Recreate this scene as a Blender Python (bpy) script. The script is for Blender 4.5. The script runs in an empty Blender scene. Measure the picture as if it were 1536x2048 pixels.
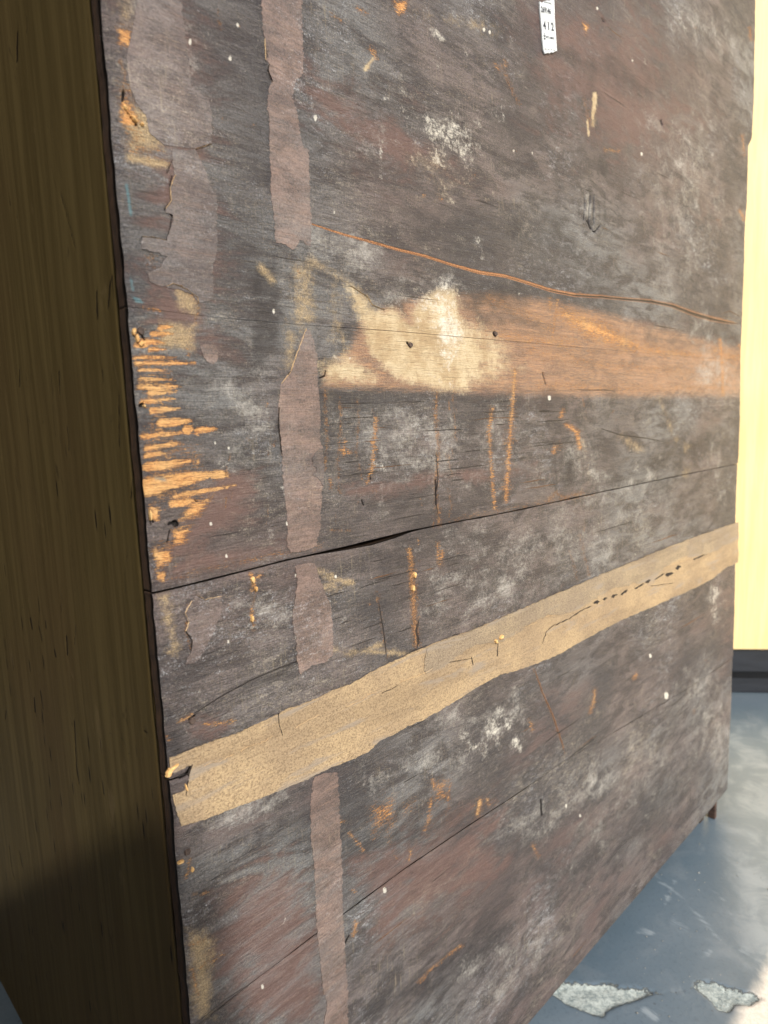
import bpy, bmesh, math, random
import numpy as np
from mathutils import Matrix, Vector
R = math.radians
rng = np.random.default_rng(7); random.seed(7)
C = bpy.context.scene.collection
SC = bpy.context.scene

# ------------------------------------------------------------------ camera, sky, sun, exposure
D = 0.45                      # distance from the lens to the plane of the boarded side
HC = 1.91 * D                 # lens height above the floor
F = 1331.06                   # focal length in units of the 1536 x 2048 frame
CAM = Matrix(((0.70963242, 0.12452434, -0.69348073),
              (-0.70355687, 0.07241965, -0.70693927),
              (-0.03780951, 0.98957015, 0.13900128)))
cd = bpy.data.cameras.new('camera'); cam = bpy.data.objects.new('camera', cd); C.objects.link(cam)
cam.matrix_world = Matrix.Translation((0, 0, HC)) @ CAM.to_4x4()
cd.sensor_fit = 'VERTICAL'; cd.sensor_height = 36; cd.lens = F / 2048 * 36
cd.clip_start = 0.02; cd.clip_end = 600
cd.dof.use_dof = True; cd.dof.focus_distance = 0.66; cd.dof.aperture_fstop = 6.5
SC.camera = cam
SUN_EL, SUN_AZ = 32.2, -162.3   # azimuth measured from +Y towards +X
w = bpy.data.worlds.new('World'); SC.world = w; w.use_nodes = True
nt = w.node_tree; bg = nt.nodes['Background']
sky = nt.nodes.new('ShaderNodeTexSky'); sky.sky_type = 'NISHITA'; sky.sun_disc = False
sky.sun_elevation = R(SUN_EL); sky.sun_rotation = R(SUN_AZ); sky.dust_density = 3.5; sky.air_density = 1.0
nt.links.new(sky.outputs[0], bg.inputs[0]); bg.inputs[1].default_value = 0.14
sd_ = bpy.data.lights.new('sun', 'SUN'); sun = bpy.data.objects.new('sun', sd_); C.objects.link(sun)
sd_.energy = 4.2; sd_.angle = R(0.7); sd_.color = (1.0, 0.95, 0.89)
to_sun = Vector((math.cos(R(SUN_EL)) * math.sin(R(SUN_AZ)), math.cos(R(SUN_EL)) * math.cos(R(SUN_AZ)), math.sin(R(SUN_EL))))
sun.rotation_euler = to_sun.to_track_quat('Z', 'Y').to_euler()
SC.view_settings.view_transform = 'Standard'; SC.view_settings.look = 'None'
SC.view_settings.exposure = 0.10; SC.view_settings.gamma = 1.0

# ------------------------------------------------------------------ survey: photo measurements <-> boarded side
Mn = np.array(CAM)
def ray(px, py):
    return Mn @ np.stack([np.asarray(px, float) - 768, -(np.asarray(py, float) - 1024), np.full(np.shape(px), -F)])
def on_side(px, py):           # measured point -> (x, z) on the boarded side
    d = ray(px, py); t = D / d[1]
    return d[0] * t, d[2] * t + HC
def on_floor(px, py):
    d = ray(px, py); t = -HC / d[2]
    return d[0] * t, d[1] * t
def on_end(px, py, X):
    d = ray(px, py); t = X / d[0]
    return d[1] * t, d[2] * t + HC
def measured(x, y, z):         # point -> measured sheet coordinates of the drawings below
    p = Mn.T @ np.stack([x, y, z - HC])
    return 768 + p[0] * F / -p[2], 1024 - p[1] * F / -p[2]
X0 = 0.4602 * D; XF = 3.2 * D
YP = D

# ------------------------------------------------------------------ numpy helpers
def noise2(x, z, sx, sz, seed, octaves=3):
    """smooth value noise of the surface coordinates, cell sizes sx, sz metres; 0..1"""
    out = np.zeros_like(x); amp = 1.0; tot = 0
    for o in range(octaves):
        r = np.random.default_rng(seed * 31 + o)
        T = r.random((256, 256))
        u = x / sx * 2**o + 37.3; v = z / sz * 2**o + 91.7
        iu = np.floor(u).astype(int); iv = np.floor(v).astype(int); fu = u - iu; fv = v - iv
        fu = fu*fu*(3-2*fu); fv = fv*fv*(3-2*fv)
        g = lambda a, b: T[a & 255, b & 255]
        out += amp * ((g(iu, iv)*(1-fu) + g(iu+1, iv)*fu)*(1-fv) + (g(iu, iv+1)*(1-fu) + g(iu+1, iv+1)*fu)*fv)
        tot += amp; amp *= 0.5
    return out / tot
def seg_sd(qx, qy, pts, wid):
    """distance to a polyline minus its half width (width may be a list)"""
    best = np.full(qx.shape, 1e9)
    if np.isscalar(wid): wid = [wid] * len(pts)
    if len(pts) == 1: return np.hypot(qx - pts[0][0], qy - pts[0][1]) - wid[0] / 2
    for i in range(len(pts) - 1):
        ax, ay = pts[i]; bx, by = pts[i+1]; dx, dy = bx-ax, by-ay
        t = np.clip(((qx-ax)*dx + (qy-ay)*dy) / (dx*dx + dy*dy + 1e-9), 0, 1)
        best = np.minimum(best, np.hypot(qx-ax-t*dx, qy-ay-t*dy) - (wid[i]*(1-t) + wid[i+1]*t) / 2)
    return best
def poly_sd(qx, qy, pts):
    best = np.full(qx.shape, 1e9); inside = np.zeros(qx.shape, bool); n = len(pts)
    for i in range(n):
        ax, ay = pts[i]; bx, by = pts[(i+1) % n]; dx, dy = bx-ax, by-ay
        t = np.clip(((qx-ax)*dx + (qy-ay)*dy) / (dx*dx + dy*dy + 1e-9), 0, 1)
        best = np.minimum(best, np.hypot(qx-ax-t*dx, qy-ay-t*dy))
        if ay != by:
            inside ^= ((ay > qy) != (by > qy)) & (qx < (bx-ax)*(qy-ay)/(by-ay) + ax)
    return np.where(inside, -best, best)
def paint(field, qx, qy, kind, soft, wid, pts, gain=1.0):
    """union a feature into a field: 0 far outside, 0.5 at the outline, 1 well inside"""
    xs = [p[0] for p in pts]; ys = [p[1] for p in pts]
    m = soft + (max(wid) if not np.isscalar(wid) else wid) / 2 + 1
    sel = np.nonzero((qx > min(xs)-m) & (qx < max(xs)+m) & (qy > min(ys)-m) & (qy < max(ys)+m))[0]
    if len(sel) == 0: return
    sd = poly_sd(qx[sel], qy[sel], pts) if kind == 'P' else seg_sd(qx[sel], qy[sel], pts, wid)
    v = np.clip(0.5 - sd / (2 * soft), 0, 1) * gain
    field[sel] = np.maximum(field[sel], v)
def mesh_np(name, verts, faces, mat, parent=None, attrs=None, smooth=True):
    me = bpy.data.meshes.new(name); n = len(verts)
    me.vertices.add(n); me.vertices.foreach_set('co', np.ascontiguousarray(verts, np.float32).ravel())
    k = faces.shape[1]
    me.loops.add(faces.size); me.loops.foreach_set('vertex_index', faces.astype(np.int32).ravel())
    me.polygons.add(len(faces)); me.polygons.foreach_set('loop_start', np.arange(0, faces.size, k, dtype=np.int32))
    me.polygons.foreach_set('use_smooth', np.full(len(faces), smooth))
    for a, v in (attrs or {}).items():
        at = me.attributes.new(a, 'FLOAT', 'POINT'); at.data.foreach_set('value', v.astype(np.float32))
    me.update(calc_edges=True); me.validate()
    me.materials.append(mat)
    o = bpy.data.objects.new(name, me); C.objects.link(o)
    if parent: o.parent = parent
    return o
def grid_faces(nu, nv):        # vertex index = i*nv + j
    i, j = np.meshgrid(np.arange(nu-1), np.arange(nv-1), indexing='ij'); a = (i*nv + j).ravel()
    return np.stack([a, a+nv, a+nv+1, a+1], 1)
def obj_bm(name, bm, mat, parent=None, smooth=False):
    me = bpy.data.meshes.new(name); bm.normal_update(); bm.to_mesh(me); bm.free(); me.materials.append(mat)
    if smooth:
        for p in me.polygons: p.use_smooth = True
    o = bpy.data.objects.new(name, me); C.objects.link(o)
    if parent: o.parent = parent
    return o
def box(bm, a, b, bev=0.0):
    r = bmesh.ops.create_cube(bm, size=1.0)
    for v in r['verts']:
        v.co = Vector([a[k] + (v.co[k]+.5)*(b[k]-a[k]) for k in range(3)])
    if bev:
        es = list({e for v in r['verts'] for e in v.link_edges})
        bmesh.ops.bevel(bm, geom=es, offset=bev, segments=2, profile=.6, affect='EDGES')
def empty(name, loc, label, cat):
    o = bpy.data.objects.new(name, None); C.objects.link(o); o.empty_display_size = .1
    o.location = loc; o['label'] = label; o['category'] = cat
    bpy.context.view_layer.update()
    return o

# ------------------------------------------------------------------ node helper
class N:
    def __init__(s, name):
        s.m = bpy.data.materials.new(name); s.m.use_nodes = True; s.t = s.m.node_tree
        s.b = s.t.nodes['Principled BSDF']; s.pos = s.t.nodes.new('ShaderNodeTexCoord').outputs['Object']
        s.geo = s.t.nodes.new('ShaderNodeNewGeometry').outputs['Position']
    def _in(s, n, i, v):
        if isinstance(v, bpy.types.NodeSocket): s.t.links.new(v, n.inputs[i])
        else:
            if isinstance(v, tuple) and len(v) == 3 and n.inputs[i].type == 'RGBA': v = v + (1,)
            n.inputs[i].default_value = v
    def math(s, op, a, b=0.0, clamp=False):
        n = s.t.nodes.new('ShaderNodeMath'); n.operation = op; n.use_clamp = clamp
        s._in(n, 0, a); s._in(n, 1, b); return n.outputs[0]
    def mix(s, f, a, b, mode='MIX'):
        n = s.t.nodes.new('ShaderNodeMix'); n.data_type = 'RGBA'; n.blend_type = mode
        s._in(n, 0, f); s._in(n, 6, a); s._in(n, 7, b); return n.outputs[2]
    def noise(s, scale, stretch=(1, 1, 1), detail=4, rough=.55, dist=0.0, off=(0, 0, 0)):
        mp = s.t.nodes.new('ShaderNodeMapping'); s.t.links.new(s.geo, mp.inputs[0])
        mp.inputs[3].default_value = stretch; mp.inputs[1].default_value = off
        n = s.t.nodes.new('ShaderNodeTexNoise'); s.t.links.new(mp.outputs[0], n.inputs[0])
        n.inputs['Scale'].default_value = scale; n.inputs['Detail'].default_value = detail
        n.inputs['Roughness'].default_value = rough; n.inputs['Distortion'].default_value = dist
        return n.outputs[0]
    def voro(s, scale, stretch=(1, 1, 1), feat='F1', off=(0, 0, 0)):
        mp = s.t.nodes.new('ShaderNodeMapping'); s.t.links.new(s.geo, mp.inputs[0]); mp.inputs[3].default_value = stretch; mp.inputs[1].default_value = off
        n = s.t.nodes.new('ShaderNodeTexVoronoi'); n.feature = feat; s.t.links.new(mp.outputs[0], n.inputs[0]); n.inputs['Scale'].default_value = scale
        return n.outputs['Distance']
    def step(s, v, lo, hi, a=0.0, b=1.0, smooth=True):
        n = s.t.nodes.new('ShaderNodeMapRange'); n.interpolation_type = 'SMOOTHSTEP' if smooth else 'LINEAR'
        s._in(n, 0, v); s._in(n, 1, lo); s._in(n, 2, hi); s._in(n, 3, a); s._in(n, 4, b); return n.outputs[0]
    def dust(s, col, tint, amt=.6, lo=.50, seed=0):
        cl = s.noise(5.5, (1, 1, 1.3), 5, .62, .4, (seed+2, 1, seed)); sp = s.noise(620, (1, 1, 1), 4, .8, 0, (1, seed, 2)); md = s.noise(85, (1, 1, 2.5), 5, .72, .3, (4, seed, 6))
        v = s.math('ADD', s.math('MULTIPLY', cl, .55), s.math('ADD', s.math('MULTIPLY', sp, .75), s.math('MULTIPLY', md, .55)))
        return s.mix(s.step(v, .55*lo*2+.40, .55*lo*2+.62, 0, amt), col, tint)
    def attr(s, name):
        n = s.t.nodes.new('ShaderNodeAttribute'); n.attribute_name = name; return n.outputs['Fac']
    def bump(s, h, dist, strength=1.0, prev=None):
        n = s.t.nodes.new('ShaderNodeBump'); n.inputs['Distance'].default_value = dist; n.inputs['Strength'].default_value = strength
        s.t.links.new(h, n.inputs['Height'])
        if prev is not None: s.t.links.new(prev, n.inputs['Normal'])
        return n.outputs[0]
    def out(s, col, rough, nor=None, spec=.5):
        s._in(s.b, 'Base Color', col); s._in(s.b, 'Roughness', rough); s.b.inputs['Specular IOR Level'].default_value = spec
        if nor is not None: s.t.links.new(nor, s.b.inputs['Normal'])
        return s.m

# ------------------------------------------------------------------ materials
def aged_base(s):
    """dark lacquer rubbed down to grey-brown wood: shared by the boards and by the thin sheets pasted on them"""
    warp = s.noise(2.2, (1, 1, 1.6), 2)
    g1 = s.noise(9, (1, 1, 22), 5, .6, .6)                 # long streaks of grain
    g2 = s.noise(60, (1, 1, 16), 4, .65, .4, (3, 1, 7))    # fibres
    g3 = s.noise(330, (1, 1, 5), 3, .7, 0, (5, 2, 1))
    vert = s.noise(40, (9, 1, .7), 4, .7, 0, (8, 8, 2))    # vertical wiping marks
    blot = s.noise(6, (1, 1, 1.4), 5, .6, .3, (2, 2, 2))
    big = s.noise(3.3, (1, 1, 1.2), 3, .5, .5, (5, 8, 3))
    mid = s.noise(16, (1, 1, 3.0), 6, .68, .6, (8, 2, 5))
    col = s.mix(s.step(blot, .38, .62), (.064, .052, .050), (.112, .090, .086))
    col = s.mix(s.step(warp, .42, .60), col, s.mix(g1, (.086, .090, .094), (.165, .168, .165)))
    col = s.mix(s.step(mid, .42, .60, 0, .88), col, (.026, .021, .022))
    col = s.mix(s.step(big, .48, .62, 0, .75), col, (.026, .024, .027))
    col = s.mix(s.step(g1, .48, .62, 0, .42), col, (.034, .026, .025))
    col = s.mix(s.step(g2, .52, .66, 0, .42), col, (.022, .017, .016))
    lum = s.step(s.noise(560, (1, 1, 1), 5, .85, 0, (9, 9, 9)), .34, .66, .30, 2.0, False)
    col = s.mix(1.0, col, lum, 'MULTIPLY')
    col = s.mix(s.math('MULTIPLY', s.step(g3, .56, .70), s.step(blot, .38, .6, .15, .60)), col, (.36, .30, .21))
    col = s.mix(s.math('MULTIPLY', s.step(vert, .54, .72), s.step(blot, .44, .66, .05, .55)), col, (.35, .30, .20))
    scr = s.step(s.noise(34, (1, 1, 42), 5, .75, .5, (4, 4, 1)), .58, .70)
    col = s.mix(s.math('MULTIPLY', scr, s.step(big, .38, .55, .0, .55)), col, (.36, .33, .28))
    col = s.dust(col, (.36, .325, .26), .80, .525, 0)
    col = s.dust(col, (.44, .46, .48), .88, .54, 7)
    rb = s.noise(3.1, (1, 1, 2.4), 4, .5, .2, (11, 4, 4))
    col = s.mix(s.math('MULTIPLY', s.step(rb, .50, .68), s.step(mid, .36, .6, .75, .1)), col, (.105, .066, .058))
    h = s.math('ADD', s.math('MULTIPLY', g2, -.9), s.math('MULTIPLY', g1, -.8))
    h = s.math('ADD', s.math('ADD', h, s.math('MULTIPLY', g3, .45)), s.math('MULTIPLY', scr, .3))
    return col, h, g1, g2, g3, mid, blot
def board_material():
    s = N('old_lacquered_boards')
    col, h, g1, g2, g3, mid, blot = aged_base(s)
    fine = s.noise(900, (1, 1, 1), 2, .6)
    nz = s.math('SUBTRACT', s.math('ADD', s.math('MULTIPLY', g2, .5), s.math('MULTIPLY', g3, .5)), .5)
    nb = s.math('ADD', s.math('SUBTRACT', s.noise(110, (1, 1, 11), 6, .80, .4, (3, 3, 8)), .5), s.math('MULTIPLY', s.math('SUBTRACT', s.noise(420, (1, 1, 1.5), 5, .85, 0, (3, 1, 8)), .5), .8))
    nzi = s.math('SUBTRACT', s.noise(330, (1, 1, 1), 7, .85, 0, (1, 9, 4)), .5)
    nlo = s.math('SUBTRACT', s.noise(28, (1, 1, 1.5), 6, .72, .3, (6, 9, 4)), .5)
    def m(name, amp, lo, hi, n):
        return s.step(s.math('ADD', s.attr(name), s.math('MULTIPLY', n, amp)), lo, hi)
    both = s.math('ADD', nzi, nlo)
    col = s.mix(s.math('MULTIPLY', m('red', 2.6, .30, 1.0, s.math('ADD', s.math('SUBTRACT', mid, .5), s.math('MULTIPLY', nzi, .4))), .62), col, s.mix(g3, (.105, .055, .046), (.22, .125, .100)))
    f = m('faded', 1.2, .25, .80, nz)
    fcol = s.mix(s.step(g1, .35, .65), (.30, .165, .100), (.145, .088, .066))
    fcol = s.mix(s.step(g2, .42, .70, 0, .75), fcol, (.55, .28, .12)); fcol = s.mix(s.step(mid, .45, .65, 0, .6), fcol, (.085, .052, .042))
    fcol = s.mix(s.step(fine, .45, .62, 0, .4), fcol, (.50, .36, .22))
    col = s.mix(s.math('MULTIPLY', f, .85), col, fcol)
    col = s.mix(m('dark_soft', 1.6, .30, .95, s.math('ADD', nz, nlo)), col, s.mix(.75, col, (.016, .013, .014)))
    col = s.mix(s.math('MULTIPLY', m('tan', 1.6, .35, 1.05, both), .80), col, s.mix(s.step(fine, .4, .6), (.27, .20, .105), (.56, .42, .23)))
    cr = m('cream', 1.5, .30, .90, both)
    ccol = s.mix(s.step(s.noise(25, (1, 1, 1), 6, .75), .36, .62), (.42, .31, .17), (.60, .50, .32))
    ccol = s.mix(s.step(s.noise(60, (1, 1, 1), 5, .7, .5, (7, 2, 2)), .56, .70, 0, .55), ccol, (.30, .20, .11))
    ccol = s.mix(s.step(g2, .54, .70, 0, .6), ccol, (.24, .16, .085)); ccol = s.mix(s.step(s.noise(300, (1, 1, 3), 5, .8, 0, (7, 7, 2)), .50, .66, 0, .5), ccol, (.30, .215, .12))
    col = s.mix(s.math('MULTIPLY', cr, .93), col, ccol)
    col = s.mix(s.math('MULTIPLY', m('grey', 1.7, .35, 1.05, both), .70), col, (.46, .45, .41))
    wh = m('white', 2.0, .48, 1.05, both)
    col = s.mix(s.math('MULTIPLY', wh, .85), col, (.68, .66, .58))
    bv = s.math('ADD', s.attr('bare'), s.math('MULTIPLY', nb, 2.3))
    bare = s.step(bv, .42, .74)
    bcol = s.mix(s.step(g3, .36, .62), (.45, .185, .050), (.78, .42, .14))
    bcol = s.mix(s.step(s.noise(30, (1, 1, 1), 4, .6, 0, (4, 4, 4)), .42, .65, 0, .6), bcol, (.70, .45, .19))
    bcol = s.mix(s.step(bv, .48, .86, 1, 0), bcol, (.20, .088, .038))
    bcol = s.mix(s.step(g2, .52, .66, 0, .85), bcol, (.14, .065, .030))
    col = s.mix(s.math('MULTIPLY', bare, .90), col, bcol)
    rot = m('rot', 2.0, .46, .85, nzi)
    col = s.mix(s.math('MULTIPLY', rot, .85), col, s.mix(s.step(fine, .4, .6), (.11, .045, .018), (.46, .24, .09)))
    col = s.mix(s.math('MULTIPLY', m('teal', 1.3, .4, .95, nzi), .6), col, (.085, .24, .28))
    hole = m('hole', .3, .40, .66, nzi)
    col = s.mix(hole, col, (.012, .009, .008))
    # splits: signed distance across them, so that they stay sharp
    cs = s.math('ADD', s.attr('split'), s.math('MULTIPLY', nlo, 1.6)); cw = s.attr('split_width'); co = s.attr('split_orange')
    q = s.math('DIVIDE', s.math('ABSOLUTE', cs), s.math('MAXIMUM', cw, .01))
    lip = s.math('MULTIPLY', s.step(q, .75, 1.05, 1, 0), co)
    col = s.mix(s.math('MULTIPLY', lip, .92), col, s.mix(s.step(fine, .4, .6), (.20, .075, .025), (.52, .24, .085)))
    q2 = s.math('DIVIDE', s.math('ABSOLUTE', s.math('ADD', cs, s.math('MULTIPLY', s.math('MULTIPLY', cw, co), -.38))), s.math('MAXIMUM', s.math('MULTIPLY', cw, s.math('SUBTRACT', 1.0, s.math('MULTIPLY', co, .92))), .01))
    slit = s.math('MULTIPLY', s.step(q2, .55, 1.0, 1, 0), s.step(cw, .15, .5))
    col = s.mix(s.math('MULTIPLY', slit, .93), col, (.014, .009, .007))
    dots = s.step(s.voro(26, (1, 1, 1), 'F1', (2, 3, 5)), .008, .026, 1, 0)
    col = s.mix(s.math('MULTIPLY', dots, s.step(blot, .54, .60, 0, .7)), col, (.66, .63, .50))
    pits = s.step(s.voro(60, (.5, 1, 3), 'F1', (7, 3, 1)), .04, .10, 1, 0)
    col = s.mix(s.math('MULTIPLY', pits, s.step(blot, .5, .6)), col, (.018, .014, .013))
    h = s.math('ADD', h, s.math('MULTIPLY', s.math('ADD', s.math('MULTIPLY', bare, .35), rot), -.45))
    h = s.math('ADD', h, s.math('MULTIPLY', s.math('ADD', hole, slit), -1.8)); h = s.math('ADD', h, s.math('MULTIPLY', lip, -.6))
    h = s.math('ADD', h, s.math('MULTIPLY', nzi, .9)); h = s.math('ADD', h, s.math('MULTIPLY', nlo, .8))
    rough = s.math('ADD', .29, s.math('MULTIPLY', s.math('ADD', bare, s.math('ADD', cr, rot)), .35), True)
    rough = s.math('ADD', rough, s.math('MULTIPLY', mid, .25), True)
    return s.out(col, rough, s.bump(h, .0012, 1.0), .6)
def sheet_material(name, tint, dark, cover):
    """thin varnish-soaked paper: the board underneath still reads through it"""
    s = N(name)
    col, h, g1, g2, g3, mid, blot = aged_base(s)
    n = s.noise(22, (1, 1, 2.2), 6, .72, .5, (3, 3, 3)); sp = s.noise(600, (1, 1, 1), 5, .85, 0, (2, 1, 1))
    t = s.mix(s.step(n, .36, .62), tint, dark)
    t = s.mix(s.step(s.noise(30, (1, 1, 30), 5, .75, .4, (3, 5, 7)), .52, .64, 0, .55), t, (.40, .24, .14)); t = s.mix(s.step(s.noise(46, (1, 1, 20), 5, .75, .5, (1, 5, 2)), .52, .62, 0, .7), t, (.060, .040, .034)); t = s.mix(s.step(s.noise(9, (1, 1, 1.2), 5, .7, .6, (9, 5, 2)), .54, .62, 0, .5), t, (.10, .070, .062))
    t = s.mix(s.step(sp, .40, .60, 0, .45), t, (tint[0]*1.6, tint[1]*1.6, tint[2]*1.55)); t = s.mix(s.step(sp, .36, .50, .5, 0), t, (dark[0]*.35, dark[1]*.35, dark[2]*.35))
    col = s.mix(s.step(n, .30, .66, cover, cover*.5), col, t)
    h = s.math('ADD', s.math('MULTIPLY', h, .6), s.math('ADD', s.math('MULTIPLY', n, .9), s.math('MULTIPLY', sp, .35)))
    return s.out(col, .42, s.bump(h, .0011, .9), .55)
def strip_material(name, a, b, c, speck=0.0, grey=0.0):
    s = N(name)
    n1 = s.noise(14, (1, 1, 1), 6, .65, .3); n2 = s.noise(640, (1, 1, 1), 4, .8); n3 = s.noise(50, (1, 1, 14), 4, .65); n4 = s.noise(5, (1, 1, 8), 4, .6, .5)
    col = s.mix(s.step(n1, .38, .64), a, b)
    col = s.mix(s.step(n3, .52, .74, 0, .35), col, c)
    col = s.mix(s.step(n4, .48, .66, 0, .55), col, (b[0]*.72, b[1]*.70, b[2]*.68))
    col = s.mix(s.step(n2, .44, .62, 0, speck), col, (a[0]*.30, a[1]*.27, a[2]*.26))
    if grey:
        g = s.noise(11, (1, 1, 7), 5, .6, .4, (6, 6, 2)); col = s.mix(s.step(g, .54, .68, 0, grey), col, (.26, .22, .175))
    h = s.math('ADD', s.math('MULTIPLY', n2, .5), s.math('MULTIPLY', n3, -1.0)); h = s.math('ADD', h, s.math('MULTIPLY', n1, 1.8))
    return s.out(col, .55, s.bump(h, .0009, .9), .45)
def end_board_material():
    s = N('olive_end_boards')
    a = s.noise(9, (1, 9, .35), 6, .62, .3); b = s.noise(150, (1, 6, .25), 5, .7, 0, (2, 2, 2)); c = s.noise(3, (1, 1, 1), 3)
    col = s.mix(s.step(a, .35, .66), (.066, .047, .017), (.100, .073, .028))
    col = s.mix(s.step(b, .55, .75, 0, .45), col, (.030, .020, .009))
    col = s.mix(s.step(c, .45, .7, 0, .5), col, (.08, .05, .022))
    pit = s.step(s.voro(34, (1, 2.6, .42), 'F1', (1, 5, 2)), .08, .16, 1, 0)
    pit = s.math('MULTIPLY', pit, s.step(s.noise(7, (1, 1, 1), 2, .5, 0, (9, 1, 2)), .50, .56))
    col = s.mix(pit, col, (.010, .007, .005))
    mk = s.step(s.math('ADD', s.attr('mark'), s.math('MULTIPLY', s.math('SUBTRACT', b, .5), 1.0)), .42, .6)
    col = s.mix(s.math('MULTIPLY', mk, .93), col, (.010, .007, .005))
    dn = s.noise(26, (1, 1.4, .5), 6, .75, .6, (2, 7, 7)); col = s.mix(s.step(dn, .62, .72, 0, .6), col, (.020, .013, .007)); col = s.mix(s.step(dn, .30, .40, .35, 0), col, (.16, .115, .055))
    h = s.math('ADD', s.math('MULTIPLY', a, .6), s.math('MULTIPLY', b, -.5)); h = s.math('ADD', h, s.math('MULTIPLY', s.math('ADD', pit, mk), -1.2))
    return s.out(col, .6, s.bump(h, .00018, .8), .12)
def plain_wood(name, c1, c2, c3, stretch, rough=.6, scale=14, spec=.4):
    s = N(name)
    a = s.noise(scale, stretch, 5, .6, .5); b = s.noise(scale*9, stretch, 4, .65, 0, (2, 2, 2)); c = s.noise(4, (1, 1, 1), 3)
    col = s.mix(s.step(a, .35, .65), c1, c2); col = s.mix(s.step(b, .5, .75, 0, .45), col, c3); col = s.mix(s.step(c, .4, .7, 0, .3), col, c3)
    return s.out(col, rough, s.bump(s.math('ADD', a, s.math('MULTIPLY', b, .5)), .0006, .7), spec)
def floor_material():
    s = N('painted_concrete')
    a = s.noise(1.6, (1, 1, 1), 4, .6); b = s.noise(14, (1, 1, 1), 5, .65, .5); c = s.noise(160, (1, 1, 1), 4, .7)
    sc = s.noise(46, (1, .14, 1), 6, .75, .5, (3, 1, 1)); sc2 = s.noise(40, (.16, 1, 1), 6, .75, .5, (1, 7, 1))
    col = s.mix(s.step(a, .35, .65), (.098, .142, .182), (.138, .184, .225))
    col = s.mix(s.step(b, .50, .72, 0, .55), col, (.15, .19, .225))
    col = s.mix(s.step(c, .50, .7, 0, .35), col, (.065, .09, .12))
    col = s.mix(s.step(s.math('MAXIMUM', sc, sc2), .66, .80, 0, .4), col, (.30, .36, .40))
    ml = s.step(s.math('ADD', s.attr('scuff'), s.math('MULTIPLY', s.math('SUBTRACT', sc, .5), 3.6)), .42, 1.1)
    col = s.mix(s.math('MULTIPLY', ml, .6), col, (.36, .42, .46))
    spots = s.step(s.voro(22, (1, 1, 1), 'F1', (3, 3, 0)), .035, .06, 1, 0)
    col = s.mix(s.math('MULTIPLY', spots, .5), col, (.06, .07, .085))
    cav = s.math('ADD', s.attr('chip'), s.math('MULTIPLY', s.math('SUBTRACT', s.noise(90, (1, 1, 1), 6, .8), .5), 1.0))
    rim = s.math('MULTIPLY', s.step(cav, .42, .48), s.step(cav, .50, .58, 1, 0))
    chip = s.step(cav, .47, .53)
    wf = s.step(s.math('ADD', s.attr('painted_sheen'), s.math('MULTIPLY', s.math('SUBTRACT', b, .5), .35)), .1, .95); col = s.mix(s.math('MULTIPLY', wf, .85), col, s.mix(s.step(b, .4, .65), (.22, .27, .30), (.34, .39, .42)))
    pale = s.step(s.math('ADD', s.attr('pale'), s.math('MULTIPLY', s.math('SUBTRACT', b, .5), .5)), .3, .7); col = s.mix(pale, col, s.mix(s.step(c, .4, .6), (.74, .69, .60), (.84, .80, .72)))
    ccol = s.mix(s.step(s.noise(120, (1, 1, 1), 5, .75, 0, (5, 5, 5)), .36, .62), (.24, .29, .29), (.48, .54, .52))
    col = s.mix(chip, col, ccol); col = s.mix(s.math('MULTIPLY', rim, .75), col, (.055, .055, .05))
    h = s.math('ADD', s.math('MULTIPLY', c, .35), s.math('MULTIPLY', b, .8)); h = s.math('ADD', h, s.math('MULTIPLY', chip, -1.4))
    h = s.math('ADD', h, s.math('MULTIPLY', s.math('MULTIPLY', chip, s.noise(200, (1, 1, 1), 4, .8)), 1.5))
    rough = s.step(chip, 0, 1, .25, .8); rough = s.math('ADD', rough, s.math('MULTIPLY', b, .12))
    return s.out(col, rough, s.bump(h, .0016, .7), .5)
M_BOARD = board_material()
M_TAPE = sheet_material('varnished_paper_strip', (.285, .195, .160), (.140, .090, .072), .58)
M_TAPE2 = sheet_material('varnished_paper_sheet', (.190, .142, .128), (.105, .072, .062), .40)
M_BAND = strip_material('sandy_gummed_strip', (.43, .32, .185), (.33, .245, .15), (.50, .385, .23), .72, .8)
M_BAND2 = strip_material('grey_gummed_layer', (.37, .295, .19), (.27, .215, .15), (.46, .37, .24), .8, .9)
M_END = end_board_material()
M_EDGE = plain_wood('raw_end_grain', (.030, .016, .008), (.060, .030, .013), (.012, .007, .004), (1, 14, 3), .8, 30)
M_RAW = plain_wood('splintered_pine', (.62, .36, .13), (.74, .50, .22), (.30, .13, .04), (1, 1, 8), .8, 60)
M_FOOT = plain_wood('worn_foot', (.045, .028, .022), (.10, .06, .045), (.02, .014, .012), (1, 1, 8), .7, 30)
M_DARK = plain_wood('dark_inner_wood', (.03, .022, .018), (.045, .033, .026), (.015, .012, .01), (1, 1, 10), .8)
M_YEL = plain_wood('honey_yellow_wood', (.72, .55, .27), (.82, .655, .35), (.64, .47, .22), (8, 8, .4), .55, 7)
M_BASE = plain_wood('blue_black_plinth', (.010, .014, .021), (.016, .021, .03), (.007, .009, .013), (1, 1, 6), .6)
M_NAIL = plain_wood('rusted_iron', (.05, .035, .03), (.10, .07, .055), (.02, .016, .014), (1, 1, 1), .7, 300)
M_TAG = strip_material('tag_paper', (.60, .65, .67), (.57, .62, .64), (.63, .67, .69), .0)
M_INK = N('grey_ink').out((.035, .04, .05), .7)
M_FLOOR = floor_material()
M_SHADE = plain_wood('shade_wall_dark', (.07, .055, .035), (.09, .07, .045), (.05, .04, .025), (1, 1, 1), .9, 5)  # dark surface for the added out-of-view walls and roof

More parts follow.
